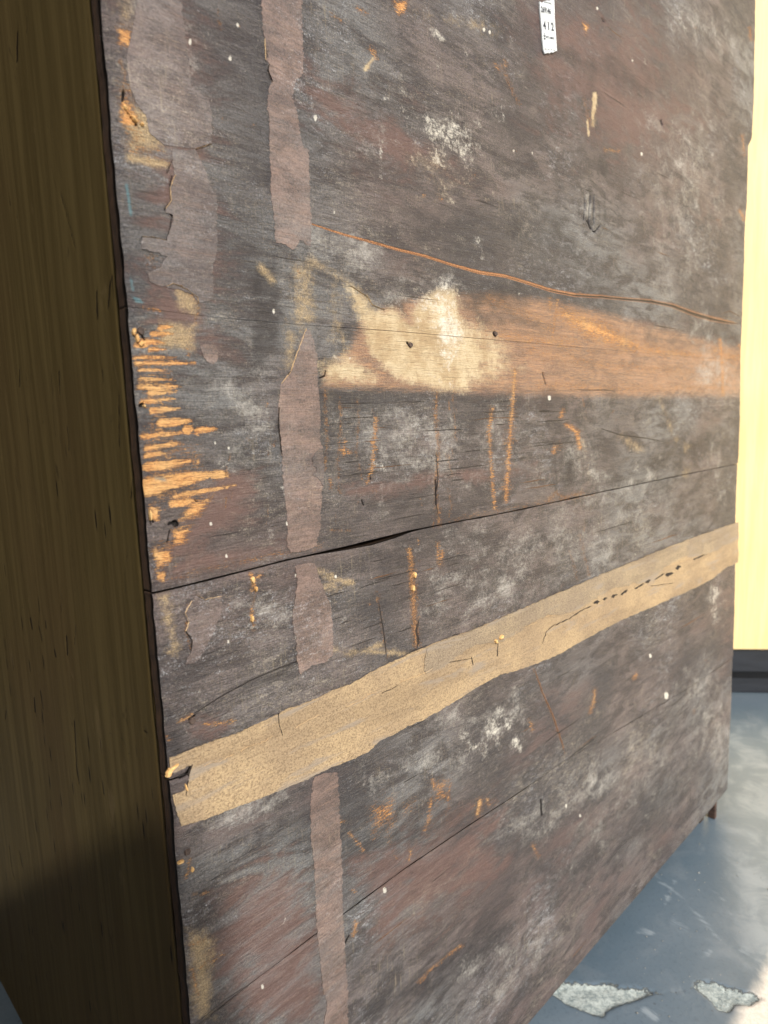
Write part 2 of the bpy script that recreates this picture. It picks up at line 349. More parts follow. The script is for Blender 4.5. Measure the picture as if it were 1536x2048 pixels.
# ------------------------------------------------------------------ the floor: one sheet, finely divided near the chest
def axis(a, b, step, far):
    c = list(np.arange(a, b, step)); s = step; v = a; lo = []
    while v > -far: s *= 1.22; v -= s; lo.append(v)
    s = step; v = c[-1]; hi = []
    while v < far: s *= 1.22; v += s; hi.append(v)
    return np.array(lo[::-1] + c + hi)
fx = axis(.6, 2.1, .0035, 150); fy = axis(.0, .66, .0035, 150)
GX, GY = np.meshgrid(fx, fy, indexing='ij'); gx = GX.ravel(); gy = GY.ravel()
chipf = np.zeros(gx.size); scuff = np.zeros(gx.size)
near = (gx > .5) & (gy > -.1) & (gy < .8) & (gx < 2.4)
qx, qy = np.full(gx.size, -9999.), np.full(gx.size, -9999.)
qx[near], qy[near] = measured(gx[near], gy[near], np.zeros(near.sum()))
for p in ([(1100,1985),(1122,1968),(1140,1964),(1175,1970),(1210,1966),(1245,1974),(1275,1975),(1312,1983),(1290,1992),(1262,2003),(1235,2010),(1212,2022),(1205,2034),(1185,2028),(1160,2018),(1135,2008),(1108,1990)],
          [(1390,1964),(1420,1962),(1450,1972),(1475,1980),(1500,1985),(1525,1996),(1500,2010),(1470,2008),(1458,2024),(1435,2018),(1425,2003),(1408,1990),(1395,1978)]):
    paint(chipf, qx, qy, 'P', 14, 0, p)
paint(chipf, qx, qy, 'L', 4, [5,2,3,2,5], [(1300,1984),(1325,1988),(1350,1984),(1375,1978),(1396,1970)], .8)
for ww, p in ((9,[(1310,1750),(1370,1800),(1440,1880)]),(7,[(1400,1770),(1440,1790),(1462,1830)]),(14,[(1275,1865),(1300,1868)]),(10,[(1345,1845),(1375,1860)]),
              (7,[(1330,1905),(1380,1915)]),(7,[(1408,1920),(1422,1900)]),(8,[(1485,1898),(1515,1910)]),(8,[(1500,1525),(1530,1530)]),(9,[(1480,1450),(1495,1452)]),
              (8,[(1498,1680),(1522,1684)]),(7,[(1290,2020),(1310,2035)]),(8,[(1350,1762),(1330,1810)])):
    paint(scuff, qx, qy, 'L', 9, ww, p)
painted_sheen = np.zeros(gx.size); paint(painted_sheen, qx, qy, 'P', 60, 0, [(1452,1650),(1468,1800),(1500,1930),(1640,1990),(1700,1455),(1440,1455),(1448,1560)])  # bright reflection on the glossy floor, painted in as lighter grey
painted_sheen = np.maximum(painted_sheen, .35*(qx > 0)*np.clip((qy-1500)/400, 0, 1)*np.clip((qx-1150)/300, 0, 1))
pale = np.clip(.5 - (gy - .262 + .03*(gx-.95)) / .06, 0, 1) * np.clip((gx-.5)/.1, 0, 1)  # sunlit floor corner painted into the colour, with a soft edge
gz = -0.0035 * np.clip((chipf - .42) * 5, 0, 1) * (0.6 + .8 * noise2(gx, gy, .02, .02, 5)) + .0006 * (noise2(gx, gy, .25, .25, 3) - .5)
floor = mesh_np('floor', np.stack([gx, gy, gz], 1), grid_faces(len(fx), len(fy)), M_FLOOR, None, {'chip': chipf, 'scuff': scuff, 'pale': pale, 'painted_sheen': painted_sheen})
floor['kind'] = 'structure'
bm = bmesh.new(); rg = random.Random(5)
for q in range(130):
    if q < 80: x = rg.uniform(.7, 1.45); y = rg.uniform(.30, .452)
    else: x = rg.uniform(.7, 2.0); y = rg.uniform(.10, .62)
    e = rg.uniform(.0004, .0012)*(1.6 if rg.random() < .08 else 1)
    r0 = bmesh.ops.create_icosphere(bm, subdivisions=1, radius=e)
    for v in r0['verts']: v.co = Vector((v.co.x*rg.uniform(.7, 1.5), v.co.y*rg.uniform(.7, 1.3), v.co.z*.7)) + Vector((x, y, e*.5))
grit = obj_bm('grit', bm, plain_wood('concrete_crumbs', (.22, .23, .22), (.40, .40, .37), (.06, .055, .05), (1, 1, 1), .9, 200)); grit['kind'] = 'stuff'
# unseen walls and a roof, added only to keep light off the end boards
bm = bmesh.new(); box(bm, (-1.15, .345, 0), (-.90, 7.0, 2.30), .012)
shade_wall = obj_bm('shade_wall', bm, M_SHADE); shade_wall['kind'] = 'structure'
bm = bmesh.new(); box(bm, (-1.15, .50, 2.302), (.60, 5.0, 2.38), .006)
o = obj_bm('shade_roof', bm, M_SHADE); o['kind'] = 'structure'
bm = bmesh.new(); box(bm, (-.899, 2.4, 0), (.60, 2.5, 2.299), .006)
o = obj_bm('shade_wall', bm, M_SHADE); o['kind'] = 'structure'
bm = bmesh.new(); box(bm, (-3.5, -2.35, 0), (-.645, -2.20, 2.335), .004)  # added out of view to throw shade on the lower end boards
o = obj_bm('shade_wall', bm, M_SHADE); o['kind'] = 'structure'

# ------------------------------------------------------------------ the chest
chest = empty('wooden_chest', (X0, YP, 0), 'large old dark wooden chest of rough boards with paper strips and a white number tag', 'chest')
inv = chest.matrix_world.inverted()
def under(o, p=None):
    o.parent = p or chest; o.matrix_parent_inverse = inv; return o
JA = [(262,613),(430,634),(600,649),(780,661),(1030,683),(1370,713),(1490,722)]
JB = [(300,1189),(430,1157),(560,1124),(700,1092),(820,1062),(1024,1023),(1200,985),(1370,949),(1485,926)]
JC = [(340,1563),(380,1545),(565,1465),(760,1380),(890,1325),(1060,1250),(1200,1193),(1400,1106),(1480,1073)]
JD = [(380,2064),(512,1961),(635,1867),(725,1801),(812,1737),(935,1654),(1023,1597),(1124,1527),(1351,1394),(1470,1316)]
def line(pts):
    a = np.array(pts, float); x, z = on_side(a[:, 0], a[:, 1]); return x, z
FE = [(1513,0),(1511,100),(1509,200),(1505,278),(1498,292),(1496,400),(1491,470),(1490,520),(1486,640),(1483,700),(1481,850),(1474,1000),(1472,1090),(1472,1150),(1468,1300),(1462,1450),(1457,1575),(1453,1590),(1437,1606)]
fex, fez = line(FE); o_ = np.argsort(fez); fex, fez = fex[o_], fez[o_]
CRACK = [(400,388),(480,405),(545,420),(620,447),(690,470),(760,489),(800,500),(850,512),(905,530),(960,545),(1010,552),(1060,567),(1100,580),(1150,590),(1200,593),(1250,598),(1300,602),(1345,611),(1390,628),(1425,638),(1450,643)]
CRW = [1,1.5,2,4,5,5,6,6,6,7,7,7,7,7,7,8,8,10,9,7,3]
FEAT = []
def add(f, kind, soft, wid, *pts, g=1.0): FEAT.append((f, kind, soft, wid, list(pts), g))
L, P = 'L', 'P'
# bare orange wood where the lacquer has worn off along the near edge
SOFTB = 2.2
for x0, x1, y0, y1, h in ((272,352,714,716,6),(276,390,727,726,8),(280,345,739,742,6),(282,352,757,760,7),(282,345,768,768,4),(280,348,774,776,8),(300,352,784,783,10),(320,360,771,773,7),
    (284,350,804,798,8),(305,360,821,817,10),(322,382,845,842,13),(288,330,866,864,4),(288,372,874,863,8),(375,384,860,859,14),(395,432,862,857,11),(293,368,896,886,8),(330,356,889,884,7),(293,336,910,906,9),
    (295,380,935,922,14),(396,399,925,917,6),(298,425,972,948,24),(428,458,955,952,7),(297,330,978,975,22),(350,470,993,970,8),(345,400,1008,1000,12),(430,455,950,948,14),
    (300,330,700,698,8),(275,300,690,690,10),(320,345,655,653,8),(305,345,668,668,8),(285,330,683,684,10)):
    add('bare', L, 2.6, [h*1.5, h*1.35, h*.55], (x0, y0), ((x0+x1)/2, (y0*.5+y1*.5)), (x1, y1))
for s_, pts in ((6,[(236,55),(262,62),(272,85),(255,93),(238,88)]),(6,[(238,200),(250,196),(268,222),(285,246),(262,256),(242,248)]),(4,[(300,1010),(320,1015),(318,1045),(302,1040)]),
                (7,[(345,1060),(385,1050),(372,1085),(345,1092)]),(6,[(304,1100),(340,1098),(350,1120),(315,1140)]),(4,[(312,1140),(335,1145),(330,1165),(314,1160)]),(7,[(350,1050),(385,1000),(430,990),(400,1030)]),
                (6,[(786,0),(818,0),(810,25),(798,30),(790,15)]),(4,[(1165,45),(1180,50),(1172,70)])):
    add('bare', P, s_, 0, *pts)
for wd, pts in ((8,[(1030,745),(1026,800),(1022,850),(1018,905),(1014,965),(1012,1000)]),(6,[(985,815),(978,860),(982,920),(986,980),(990,1020)]),(6,[(752,838),(750,870),(745,930),(735,965)]),(7,[(745,880),(750,900)]),
    (6,[(690,882),(688,910)]),(5,[(680,900),(700,905)]),(5,[(660,960),(662,975)]),(6,[(1125,820),(1122,835)]),(9,[(1135,850),(1155,865),(1160,895)]),(7,[(1110,895),(1108,905)]),(7,[(502,1150),(512,1160),(505,1180)]),
    (5,[(505,1215),(508,1250)]),(6,[(510,1160),(522,1150)]),(7,[(820,1100),(825,1130)]),(5,[(876,1088),(878,1130)]),(6,[(885,1105),(882,1128)]),(6,[(700,1668),(704,1672)]),(5,[(710,1680),(718,1690)]),(5,[(722,1695),(726,1700)]),
    (5,[(705,1780),(708,1784)]),(5,[(678,1644),(688,1642)]),(6,[(865,1560),(868,1575)]),(5,[(900,1570),(895,1600)]),(5,[(850,1660),(858,1640),(862,1600)]),(8,[(960,1600),(955,1630)]),(5,[(975,1598),(978,1612)]),
    (8,[(712,1845),(708,1870)]),(5,[(838,1963),(850,1955)]),(3,[(850,1950),(890,1915),(925,1890)]),(4,[(1066,1690),(1072,1705),(1076,1712)]),(6,[(1190,1380),(1186,1410),(1180,1425)]),(4,[(818,1720),(822,1700)]),
    (6,[(1272,1350),(1268,1356)]),(4,[(1060,1440),(1064,1460)]),(4,[(1115,600),(1108,650),(1105,680)]),(4,[(1100,595),(1100,620)]),(7,[(1440,680),(1444,720),(1446,790)]),(5,[(1478,690),(1482,700)]),(4,[(1210,300),(1238,302)]),
    (6,[(740,95),(752,115)]),(4,[(662,25),(685,45)]),(5,[(882,397),(884,400)]),(4,[(750,100),(755,120)]),(4,[(1010,120),(1014,130)]),(5,[(990,128),(998,140)]),(3,[(280,615),(320,620)]),(4,[(375,700),(378,712)]),(5,[(715,15),(735,30)]),
    (5,[(385,1430),(360,1445)]),(6,[(410,1450),(468,1443)]),(4,[(385,1790),(415,1783)]),(5,[(400,1790),(412,1784)]),(4,[(380,1890),(410,1880)]),(5,[(385,1940),(395,1990)]),(4,[(400,1935),(450,1905)]),(5,[(380,1720),(372,1755)]),
    (5,[(310,1470),(340,1480)]),(4,[(1020,1275),(1030,1290)]),(4,[(1485,270),(1488,310)]),(6,[(1480,420),(1488,440)]),(5,[(1500,55),(1502,80)])):
    add('bare', L, 4.4, wd*1.2, *pts, g=.90)
for q in range(26):            # combed scrape: short level dashes
    y = 745 + q*10.2 + random.uniform(-3, 3); x = 1031 - (y-745)*.075; add('bare', L, 3.2, random.uniform(2, 7), (x-4-12*random.random(), y+1), (x+2+10*random.random(), y-1), g=random.uniform(.45, .80))
for g_, pts in ((.62,[(738,1612),(792,1588),(792,1650),(776,1690),(770,1650),(742,1684)]),(.50,[(800,1605),(832,1590),(828,1625),(803,1640)]),(.60,[(860,1560),(905,1550),(900,1600),(866,1618)]),(.5,[(888,1590),(900,1590),(902,1655),(894,1655)]),
    (.55,[(945,1600),(972,1592),(968,1628),(942,1640)]),(.5,[(978,1596),(1000,1590),(998,1610),(980,1615)]),(.45,[(845,1600),(866,1600),(855,1680),(843,1680)])):
    add('bare', P, 10, 0, *pts, g=g_)
# crumbly brown rot and worn ridges
for wd, pts in ((14,[(820,1105),(826,1140),(832,1180)]),(20,[(824,1140),(828,1190),(830,1230),(834,1290)]),(12,[(875,785),(872,830),(878,900),(872,960),(874,1005),(880,1050)]),(7,[(910,760),(908,800),(912,880)]),(7,[(896,980),(905,1010),(898,1030)]),
    (5,[(752,1185),(760,1210),(765,1260),(775,1315)]),(8,[(760,1190),(756,1200)]),(5,[(1068,1335),(1085,1385),(1105,1430),(1122,1480),(1130,1505)]),(9,[(650,780),(652,830),(655,880),(650,940)]),(7,[(715,800),(718,850),(712,900),(724,960)]),
    (8,[(680,790),(682,850),(676,930),(680,985)]),(6,[(660,1060),(700,1060)]),(9,[(895,910),(905,950)]),(7,[(510,1155),(512,1190),(502,1230),(510,1260)]),(8,[(380,1210),(372,1260),(384,1300)]),(10,[(240,120),(250,150),(244,185)]),
    (9,[(390,590),(398,620),(392,640)]),(5,[(435,10),(440,60)]),(9,[(1005,130),(1020,170),(1040,210)]),(9,[(1170,200),(1182,250)]),(7,[(1160,1070),(1170,1110),(1180,1150)]),(6,[(1140,1100),(1155,1160)])):
    add('rot', L, 7, wd, *pts, g=.9)
for pts in ([(1320,800),(1335,840),(1350,880)], [(1375,890),(1372,950)], [(1240,870),(1280,900)]): add('tan', L, 16, 12, *pts, g=.8)
# reddish lacquer, faded rectangle and cream paste
add('red', P, 40, 0, (340,540),(430,560),(430,690),(350,660)); add('red', P, 35, 0, (450,1790),(560,1700),(620,1760),(640,2050),(520,2050),(430,1950))
add('red', P, 25, 0, (400,960),(520,940),(500,1040),(380,1110),(330,1130)); add('red', P, 30, 0, (560,1880),(640,1850),(640,2000),(580,1990)); add('red', P, 22, 0, (380,1100),(600,1075),(560,1112),(330,1160))
add('red', P, 60, 0, (1060,20),(1300,30),(1400,250),(1260,330),(1080,200)); add('red', P, 40, 0, (900,640),(1100,680),(1100,790),(930,780)); add('red', P, 40, 0, (700,1720),(1000,1600),(1000,1750),(760,1900))
add('red', P, 18, 0, (370,1440),(470,1430),(460,1460),(380,1480)); add('red', L, 16, 20, (700,985),(820,970),(940,950),(1060,940)); add('red', P, 50, 0, (620,130),(800,240),(900,330),(760,340),(620,230))
add('red', P, 40, 0, (1200,640),(1480,690),(1480,760),(1240,720), g=.8); add('grey', P, 30, 0, (1370,700),(1470,720),(1470,785),(1370,785), g=.7); add('dark_soft', P, 30, 0, (1240,650),(1400,680),(1440,700),(1300,695), g=.75); add('dark_soft', P, 26, 0, (930,610),(1080,640),(1090,665),(960,655), g=.8); add('red', P, 20, 0, (1010,745),(1120,750),(1130,780),(1030,785), g=.9)
add('faded', P, 20, 0, (645,774),(650,740),(700,700),(722,640),(800,600),(905,590),(1000,586),(1100,603),(1170,618),(1260,640),(1350,662),(1482,700),(1482,791),(1300,792),(1100,790),(940,785))
add('cream', P, 19, 0, (692,560),(712,573),(732,590),(742,608),(765,620),(788,617),(802,630),(820,648),(821,623),(842,600),(872,576),(912,577),(920,610),(930,680),(985,690),(1020,715),(985,735),(950,745),(940,783),(870,780),(800,762),(765,735),(742,705),(735,690),(712,640),(698,600))
for g_, sf, wd, pts in ((.66,22,[14,30,34,22,8],[(1130,625),(1170,650),(1210,675),(1260,690),(1400,712)]),(.58,16,8,[(1020,680),(1130,700),(1260,708),(1470,722)]),(.50,26,30,[(1060,700),(1200,730),(1380,745)]),(.50,20,22,[(1080,770),(1250,778),(1430,775)]),(.5,22,24,[(980,600),(1080,640),(1100,660)]),
    (.52,14,10,[(330,1160),(450,1130),(560,1108),(640,1092)]),(.5,12,9,[(900,1040),(1010,1020),(1100,1002),(1190,990)]),(.45,24,20,[(1440,690),(1444,790)])):
    add('bare', L, sf*.55, wd, *pts, g=g_+.10)
add('bare', P, 10, 0, (272,690),(350,700),(345,860),(420,900),(400,1010),(300,1020), g=.44)
add('red', P, 60, 0, (255,0),(370,0),(430,200),(432,700),(360,720),(280,600),(262,300), g=.8)
add('cream', P, 40, 0, (900,620),(1010,680),(1035,735),(990,770),(900,775), g=.8); add('cream', P, 34, 0, (640,720),(700,690),(760,745),(780,774),(650,774), g=.75); add('bare', P, 30, 0, (930,600),(1010,660),(1020,720),(950,700), g=.42); add('bare', L, 14, [12,22,12], (1000,672), (1080,682), (1150,686), g=.8); add('bare', L, 16, [20,40,26,10], (1128,628), (1180,655), (1240,682), (1300,700), g=1.0); add('bare', L, 9, [8,14,8], (1240,700), (1330,704), (1400,712), g=.9); add('bare', L, 14, [10,20,14], (1430,700), (1450,712), (1484,716), g=.9); add('dark_soft', P, 16, 0, (735,585),(820,600),(815,640),(770,615), g=.8)
add('white', P, 34, 0, (848,600),(912,580),(920,690),(912,765),(862,720), g=.85); add('white', P, 30, 0, (850,610),(905,590),(915,690),(905,760),(870,690), g=.55)
add('bare', P, 26, 0, (1040,740),(1280,760),(1480,740),(1480,770),(1250,785),(1060,785), g=.36); add('bare', P, 30, 0, (1000,660),(1160,690),(1300,720),(1300,740),(1050,730), g=.36)
add('tan', P, 24, 0, (572,520),(635,525),(640,660),(600,700),(575,680), g=.72); add('tan', P, 26, 0, (640,520),(690,560),(700,690),(640,700), g=.6); add('tan', P, 20, 0, (570,640),(600,660),(590,740),(570,760))
for pts in ([(600,660),(598,720),(575,760)], [(600,540),(600,640)], [(620,520),(690,560)]): add('tan', L, 14, 22, *pts, g=.72)
add('tan', P, 22, 0, (240,210),(300,215),(330,300),(260,300)); add('tan', L, 10, 18, (260,315),(330,330)); add('tan', P, 20, 0, (320,640),(395,645),(390,700),(300,705))
add('tan', L, 12, 14, (640,1290),(700,1310),(760,1290)); add('tan', L, 16, 16, (640,1180),(670,1170)); add('tan', L, 14, 16, (640,1145),(665,1150)); add('tan', P, 30, 0, (370,1850),(420,1880),(430,2040),(395,2048))
add('tan', L, 12, 16, (520,530),(545,560)); add('tan', L, 20, 26, (330,1200),(350,1300)); add('tan', L, 10, 14, (650,1155),(700,1165)); add('tan', P, 30, 0, (1180,60),(1130,110),(1060,60), g=.5); add('tan', L, 10, 12, (690,1300),(850,1310),(960,1270))
add('tan', L, 6, 9, (1190,190),(1186,250)); add('cream', L, 4, 7, (1190,188),(1186,235)); add('cream', L, 3, 5, (1176,240),(1178,272)); add('cream', L, 5, 8, (730,140),(745,118)); add('tan', L, 26, 26, (800,20),(1000,60), g=.6); add('white', P, 90, 0, (820,180),(1000,160),(1040,330),(900,420),(780,300), g=.52); add('tan', P, 70, 0, (760,280),(900,260),(980,400),(860,420), g=.5)
# grey bloom, sheen painted as grey, and white chalky smears
for sft, wd, pts in ((40,60,[(800,560),(900,570)]),(30,40,[(780,590),(830,600)]),(50,70,[(800,820),(920,870)]),(40,50,[(740,850),(780,940)]),(60,90,[(900,1160),(1050,1180)]),(45,60,[(1150,900),(1200,960)]),(60,60,[(1350,20),(1480,100)]),
    (40,26,[(1400,260),(1395,420),(1392,560)]),(26,16,[(1360,260),(1365,420)]),(40,40,[(1400,620),(1430,760)]),(40,30,[(1430,860),(1440,1000)]),(30,20,[(1425,1180),(1430,1240)]),(60,60,[(900,1440),(1040,1420)]),(50,60,[(760,1560),(900,1500)]),
    (60,50,[(1000,1980),(1080,1880)]),(40,60,[(300,20),(360,90)]),(50,50,[(380,130),(300,110)]),(60,80,[(1400,1380),(1440,1500)]),(50,60,[(450,780),(520,860)]),(50,30,[(720,300),(780,280)]),(30,18,[(1180,420),(1190,450)]),(60,90,[(430,1640),(560,1600)]),
    (50,60,[(1180,1000),(1300,960)]),(60,60,[(860,930),(1000,880)]),(30,30,[(920,1960),(1000,1900)]),(60,80,[(1050,1660),(1200,1560)]),(30,40,[(470,1200),(560,1230)]),(40,60,[(640,480),(760,520)])):
    add('grey', L, sft, wd, *pts, g=.74)
for sft, wd, pts in ((16,16,[(800,150),(806,185)]),(12,8,[(850,190),(856,235)]),(10,6,[(865,225),(872,236)]),(10,6,[(762,300),(762,350)]),(14,12,[(870,60),(885,80)]),(14,14,[(928,98),(934,110)]),(14,14,[(868,120),(880,135)]),(10,5,[(766,198),(776,196)]),
    (14,10,[(845,262),(852,268)]),(10,8,[(1005,215),(1010,240)]),(24,30,[(925,1480),(965,1500)]),(22,22,[(985,1450),(1000,1500)]),(16,16,[(1000,1420),(1020,1460)]),(8,5,[(595,200),(625,215)]),(10,5,[(760,340),(764,370)]),(10,9,[(648,1560),(648,1585)]),
    (14,16,[(1428,1180),(1426,1230)]),(12,12,[(1030,1480),(1040,1500)]),(12,12,[(955,480),(965,520)]),(14,12,[(880,555),(890,575)]),(14,12,[(755,930),(770,940)]),(12,9,[(820,810),(823,825)]),(14,22,[(835,640),(900,640)]),(16,20,[(860,600),(880,680)]),
    (12,10,[(1090,20),(1100,40)]),(14,10,[(1360,30),(1375,60)]),(12,8,[(690,1240),(700,1260)]),(18,16,[(540,1060),(548,1075)]),(7,4,[(400,395),(395,440)]),(8,4,[(330,110),(366,130)]),(8,4,[(345,160),(372,175)]),(14,12,[(985,1265),(1000,1275)]),
    (10,8,[(1270,930),(1278,950)]),(14,12,[(570,980),(590,1040)]),(10,8,[(650,700),(680,720)])):
    add('white', L, sft, wd, *pts, g=.86)
for x, y, r in ((475,48,5),(460,115,5),(380,81,6),(490,143,2),(423,198,3),(378,281,6),(631,233,6),(547,620,5),(668,423,4),(1195,15,3),(968,58,4),(979,62,4),(1065,305,4),(700,715,3),(457,895,3),(430,885,3),(422,1046,4),(457,1282,4),(453,1110,4),(1160,1630,4),
    (769,1778,6),(637,1772,7),(525,1972,5),(1028,300,4),(1283,306,4),(1265,120,3),(1300,1310,4),(1098,794,5),(1132,1610,4),(672,1152,4),(612,998,5),(575,1045,5),(592,1150,4),(594,1272,5),(1332,1388,8)):
    add('white', L, 2.2, r, (x, y), (x+.5, y+r*.8), g=1.6)
rs = random.Random(3)
for q in range(60):            # fine light scratches and rubs
    px, py = rs.uniform(330, 1440), rs.uniform(20, 1900); a_ = rs.choice([1.45, 1.6, 1.2, 2.0, .5, 2.6]); ln = rs.uniform(8, 38)
    add('white', L, 1.6, 1.2, (px, py), (px+math.cos(a_)*ln*.5+rs.uniform(-2, 2), py+math.sin(a_)*ln*.5), (px+math.cos(a_)*ln, py+math.sin(a_)*ln), g=rs.uniform(.55, .9))
for q in range(85):            # long light scratches swept along the grain, most of them high on the right
    px, py = (rs.uniform(820, 1440), rs.uniform(0, 480)) if q < 60 else (rs.uniform(650, 1300), rs.uniform(1450, 2000))
    vx, vy = 2130-px, 785-py; l = math.hypot(vx, vy); ln = rs.uniform(30, 170); k = rs.uniform(-6, 6)
    add('white', L, 1.6, 1.0, (px, py), (px+vx/l*ln*.5, py+vy/l*ln*.5+k*.7), (px+vx/l*ln, py+vy/l*ln+k), g=rs.uniform(.45, .72))
add('grey', P, 120, 0, (680,820),(1020,800),(1080,940),(760,1020), g=.62); add('grey', P, 120, 0, (820,1080),(1300,1000),(1280,1130),(860,1240), g=.66); add('grey', P, 90, 0, (450,700),(560,700),(560,1000),(450,1000), g=.55)  # broad grey zones: hazy sheen painted into the board colour
add('grey', P, 110, 0, (840,1430),(1080,1390),(1060,1500),(860,1540), g=.62); add('grey', P, 120, 0, (1100,1600),(1380,1400),(1400,1560),(1120,1800), g=.55); add('grey', P, 100, 0, (1260,200),(1440,200),(1440,620),(1300,600), g=.58)
add('dark_soft', P, 130, 0, (1000,60),(1300,150),(1200,300),(980,220), g=.7); add('dark_soft', P, 120, 0, (900,420),(1150,420),(1120,560),(960,520), g=.7); add('dark_soft', P, 110, 0, (640,1680),(980,1560),(1000,1700),(700,1850), g=.6)
for q in range(46):            # small bare nicks
    px, py = rs.uniform(330, 1440), rs.uniform(20, 1900); add('bare', L, 2.6, rs.uniform(1.5, 4), (px, py), (px+rs.uniform(-5, 5), py+rs.uniform(1, 9)), g=rs.uniform(.5, .9))
for q in range(40):            # worn vertical ridges: brown crumbs in rows
    px, py = rs.choice([655, 680, 720, 752, 875, 905, 1170, 1230, 540, 460]) + rs.uniform(-9, 9), rs.uniform(790, 1060); add('rot', L, 3, rs.uniform(3, 6), (px, py), (px+rs.uniform(-3, 3), py+rs.uniform(4, 22)), g=rs.uniform(.6, 1))
add('teal', L, 5, 8, (253,370),(258,400),(262,430)); add('teal', P, 5, 0, (262,590),(280,596),(292,608),(270,606)); add('teal', L, 6, 6, (262,555),(266,580)); add('teal', L, 5, 5, (296,1180),(303,1195)); add('teal', L, 9, 9, (310,955),(330,960))
# darker bands and knots
for sft, wd, pts in ((30,40,[(640,790),(760,800),(900,800),(1100,805)]),(40,50,[(1180,960),(1330,960)]),(50,60,[(650,300),(760,340)]),(30,26,[(1185,330),(1188,440)]),(30,60,[(1300,930),(1420,880)]),(60,80,[(1000,50),(1300,180)]),(40,40,[(1340,640),(1480,680)]),
    (40,60,[(950,600),(1030,580)]),(50,60,[(1160,1250),(1400,1120)]),(40,50,[(480,900),(560,980)]),(50,70,[(700,1700),(900,1640)]),(60,70,[(1100,1780),(1400,1530)]),(50,60,[(740,2030),(1000,1880)]),(30,40,[(480,1370),(640,1340)]),(26,30,[(340,1420),(350,1500)]),
    (50,60,[(1100,430),(1180,560)]),(60,60,[(700,180),(900,260)]),(30,30,[(1130,920),(1140,980)])):
    add('dark_soft', L, sft, wd, *pts, g=.85)
for cx, cy, rx, ry in ((1139,935,17,38),(1139,935,30,62),(1112,905,12,26),(1187,420,13,34),(1205,338,9,20),(1145,925,46,84),(1185,420,26,58)):
    add('dark_soft', L, 5, 5, *[(cx+rx*math.cos(a/12*6.283)*random.uniform(.9, 1.1), cy+ry*math.sin(a/12*6.283)) for a in range(13)], g=.95)
add('bare', P, 8, 0, (1145,855),(1165,868),(1172,900),(1150,890), g=.62); add('bare', P, 8, 0, (1108,890),(1122,880),(1126,900),(1110,905), g=.6); add('rot', L, 8, 8, (1098,1000),(1112,985),(1130,995),(1165,985)); add('tan', L, 14, 10, (1165,880),(1180,960),(1150,1000), g=.7)
add('bare', P, 12, 0, (235,150),(268,160),(282,240),(300,300),(262,330),(245,240), g=.55); add('bare', P, 10, 0, (232,50),(268,50),(276,96),(238,100), g=.6); add('bare', L, 8, 12, (262,285),(320,300), g=.6); add('bare', L, 8, 12, (270,312),(345,325), g=.55)
add('tan', P, 16, 0, (335,560),(400,585),(400,640),(350,620), g=.9); add('bare', L, 7, 6, (335,565),(372,580),(396,600), g=.75); add('rot', P, 14, 0, (285,480),(330,500),(320,560),(280,540), g=.6); add('bare', P, 12, 0, (305,1080),(350,1075),(356,1130),(312,1160), g=.6)
add('tan', P, 30, 0, (232,0),(262,0),(268,50),(240,60), g=.8); add('dark_soft', P, 14, 0, (500,520),(560,520),(562,700),(500,760), g=.8)
add('dark_soft', L, 10, 22, (1138,905),(1140,965)); add('dark_soft', L, 8, 16, (1128,812),(1130,820)); add('dark_soft', L, 8, 20, (1180,380),(1183,445)); add('grey', L, 10, 12, (1175,390),(1178,430)); add('dark_soft', L, 8, 12, (1200,320),(1208,350)); add('dark_soft', L, 6, 8, (1200,330),(1206,350)); add('dark_soft', P, 6, 0, (1163,215),(1172,205),(1175,228),(1165,228))
for wd, pts in ((2.5,[(1174,440),(1182,458),(1190,464),(1200,452)]),(1.5,[(1170,395),(1168,440)]),(1.5,[(1180,390),(1178,445)]),(1.5,[(1188,392),(1187,450)]),(3,[(255,222),(270,245),(278,255)]),(5,[(248,180),(246,200)]),(12,[(350,1046),(352,1048)]),(5,[(338,1048),(352,1043)]),(3,[(302,1030),(308,1045)]),
    (4,[(376,1545),(384,1530)]),(5,[(360,1556),(374,1548)]),(4,[(380,1440),(390,1432)]),
    (2.5,[(335,345),(343,325)]),(2.5,[(345,350),(340,373),(344,400),(330,418),(347,430)]),(3,[(872,960),(874,1010)]),(2.5,[(724,1000),(728,1010)]),(2,[(740,950),(742,960)]),(4,[(1082,1600),(1084,1630)]),
    (3,[(1204,36),(1210,42)]),(3,[(1322,240),(1325,250)]),(5,[(988,665),(990,670)]),(3.5,[(815,685),(820,692)]),(2,[(1085,745),(1092,770)]),(2.5,[(652,742),(650,752),(640,756)]),(2,[(345,430),(340,460),(333,482)]),(3,[(698,1872),(690,1888)]),
    (2.5,[(290,680),(284,672)]),(6,[(282,812),(286,808)]),(2,[(340,1060),(335,1085)]),(2,[(300,1030),(303,1050)]),(2,[(390,1000),(395,1004)])):
    add('hole', L, 2.4, wd, *pts)
ATTRS = ('bare', 'rot', 'red', 'faded', 'cream', 'tan', 'grey', 'white', 'teal', 'dark_soft', 'hole', 'split', 'split_width', 'split_orange')
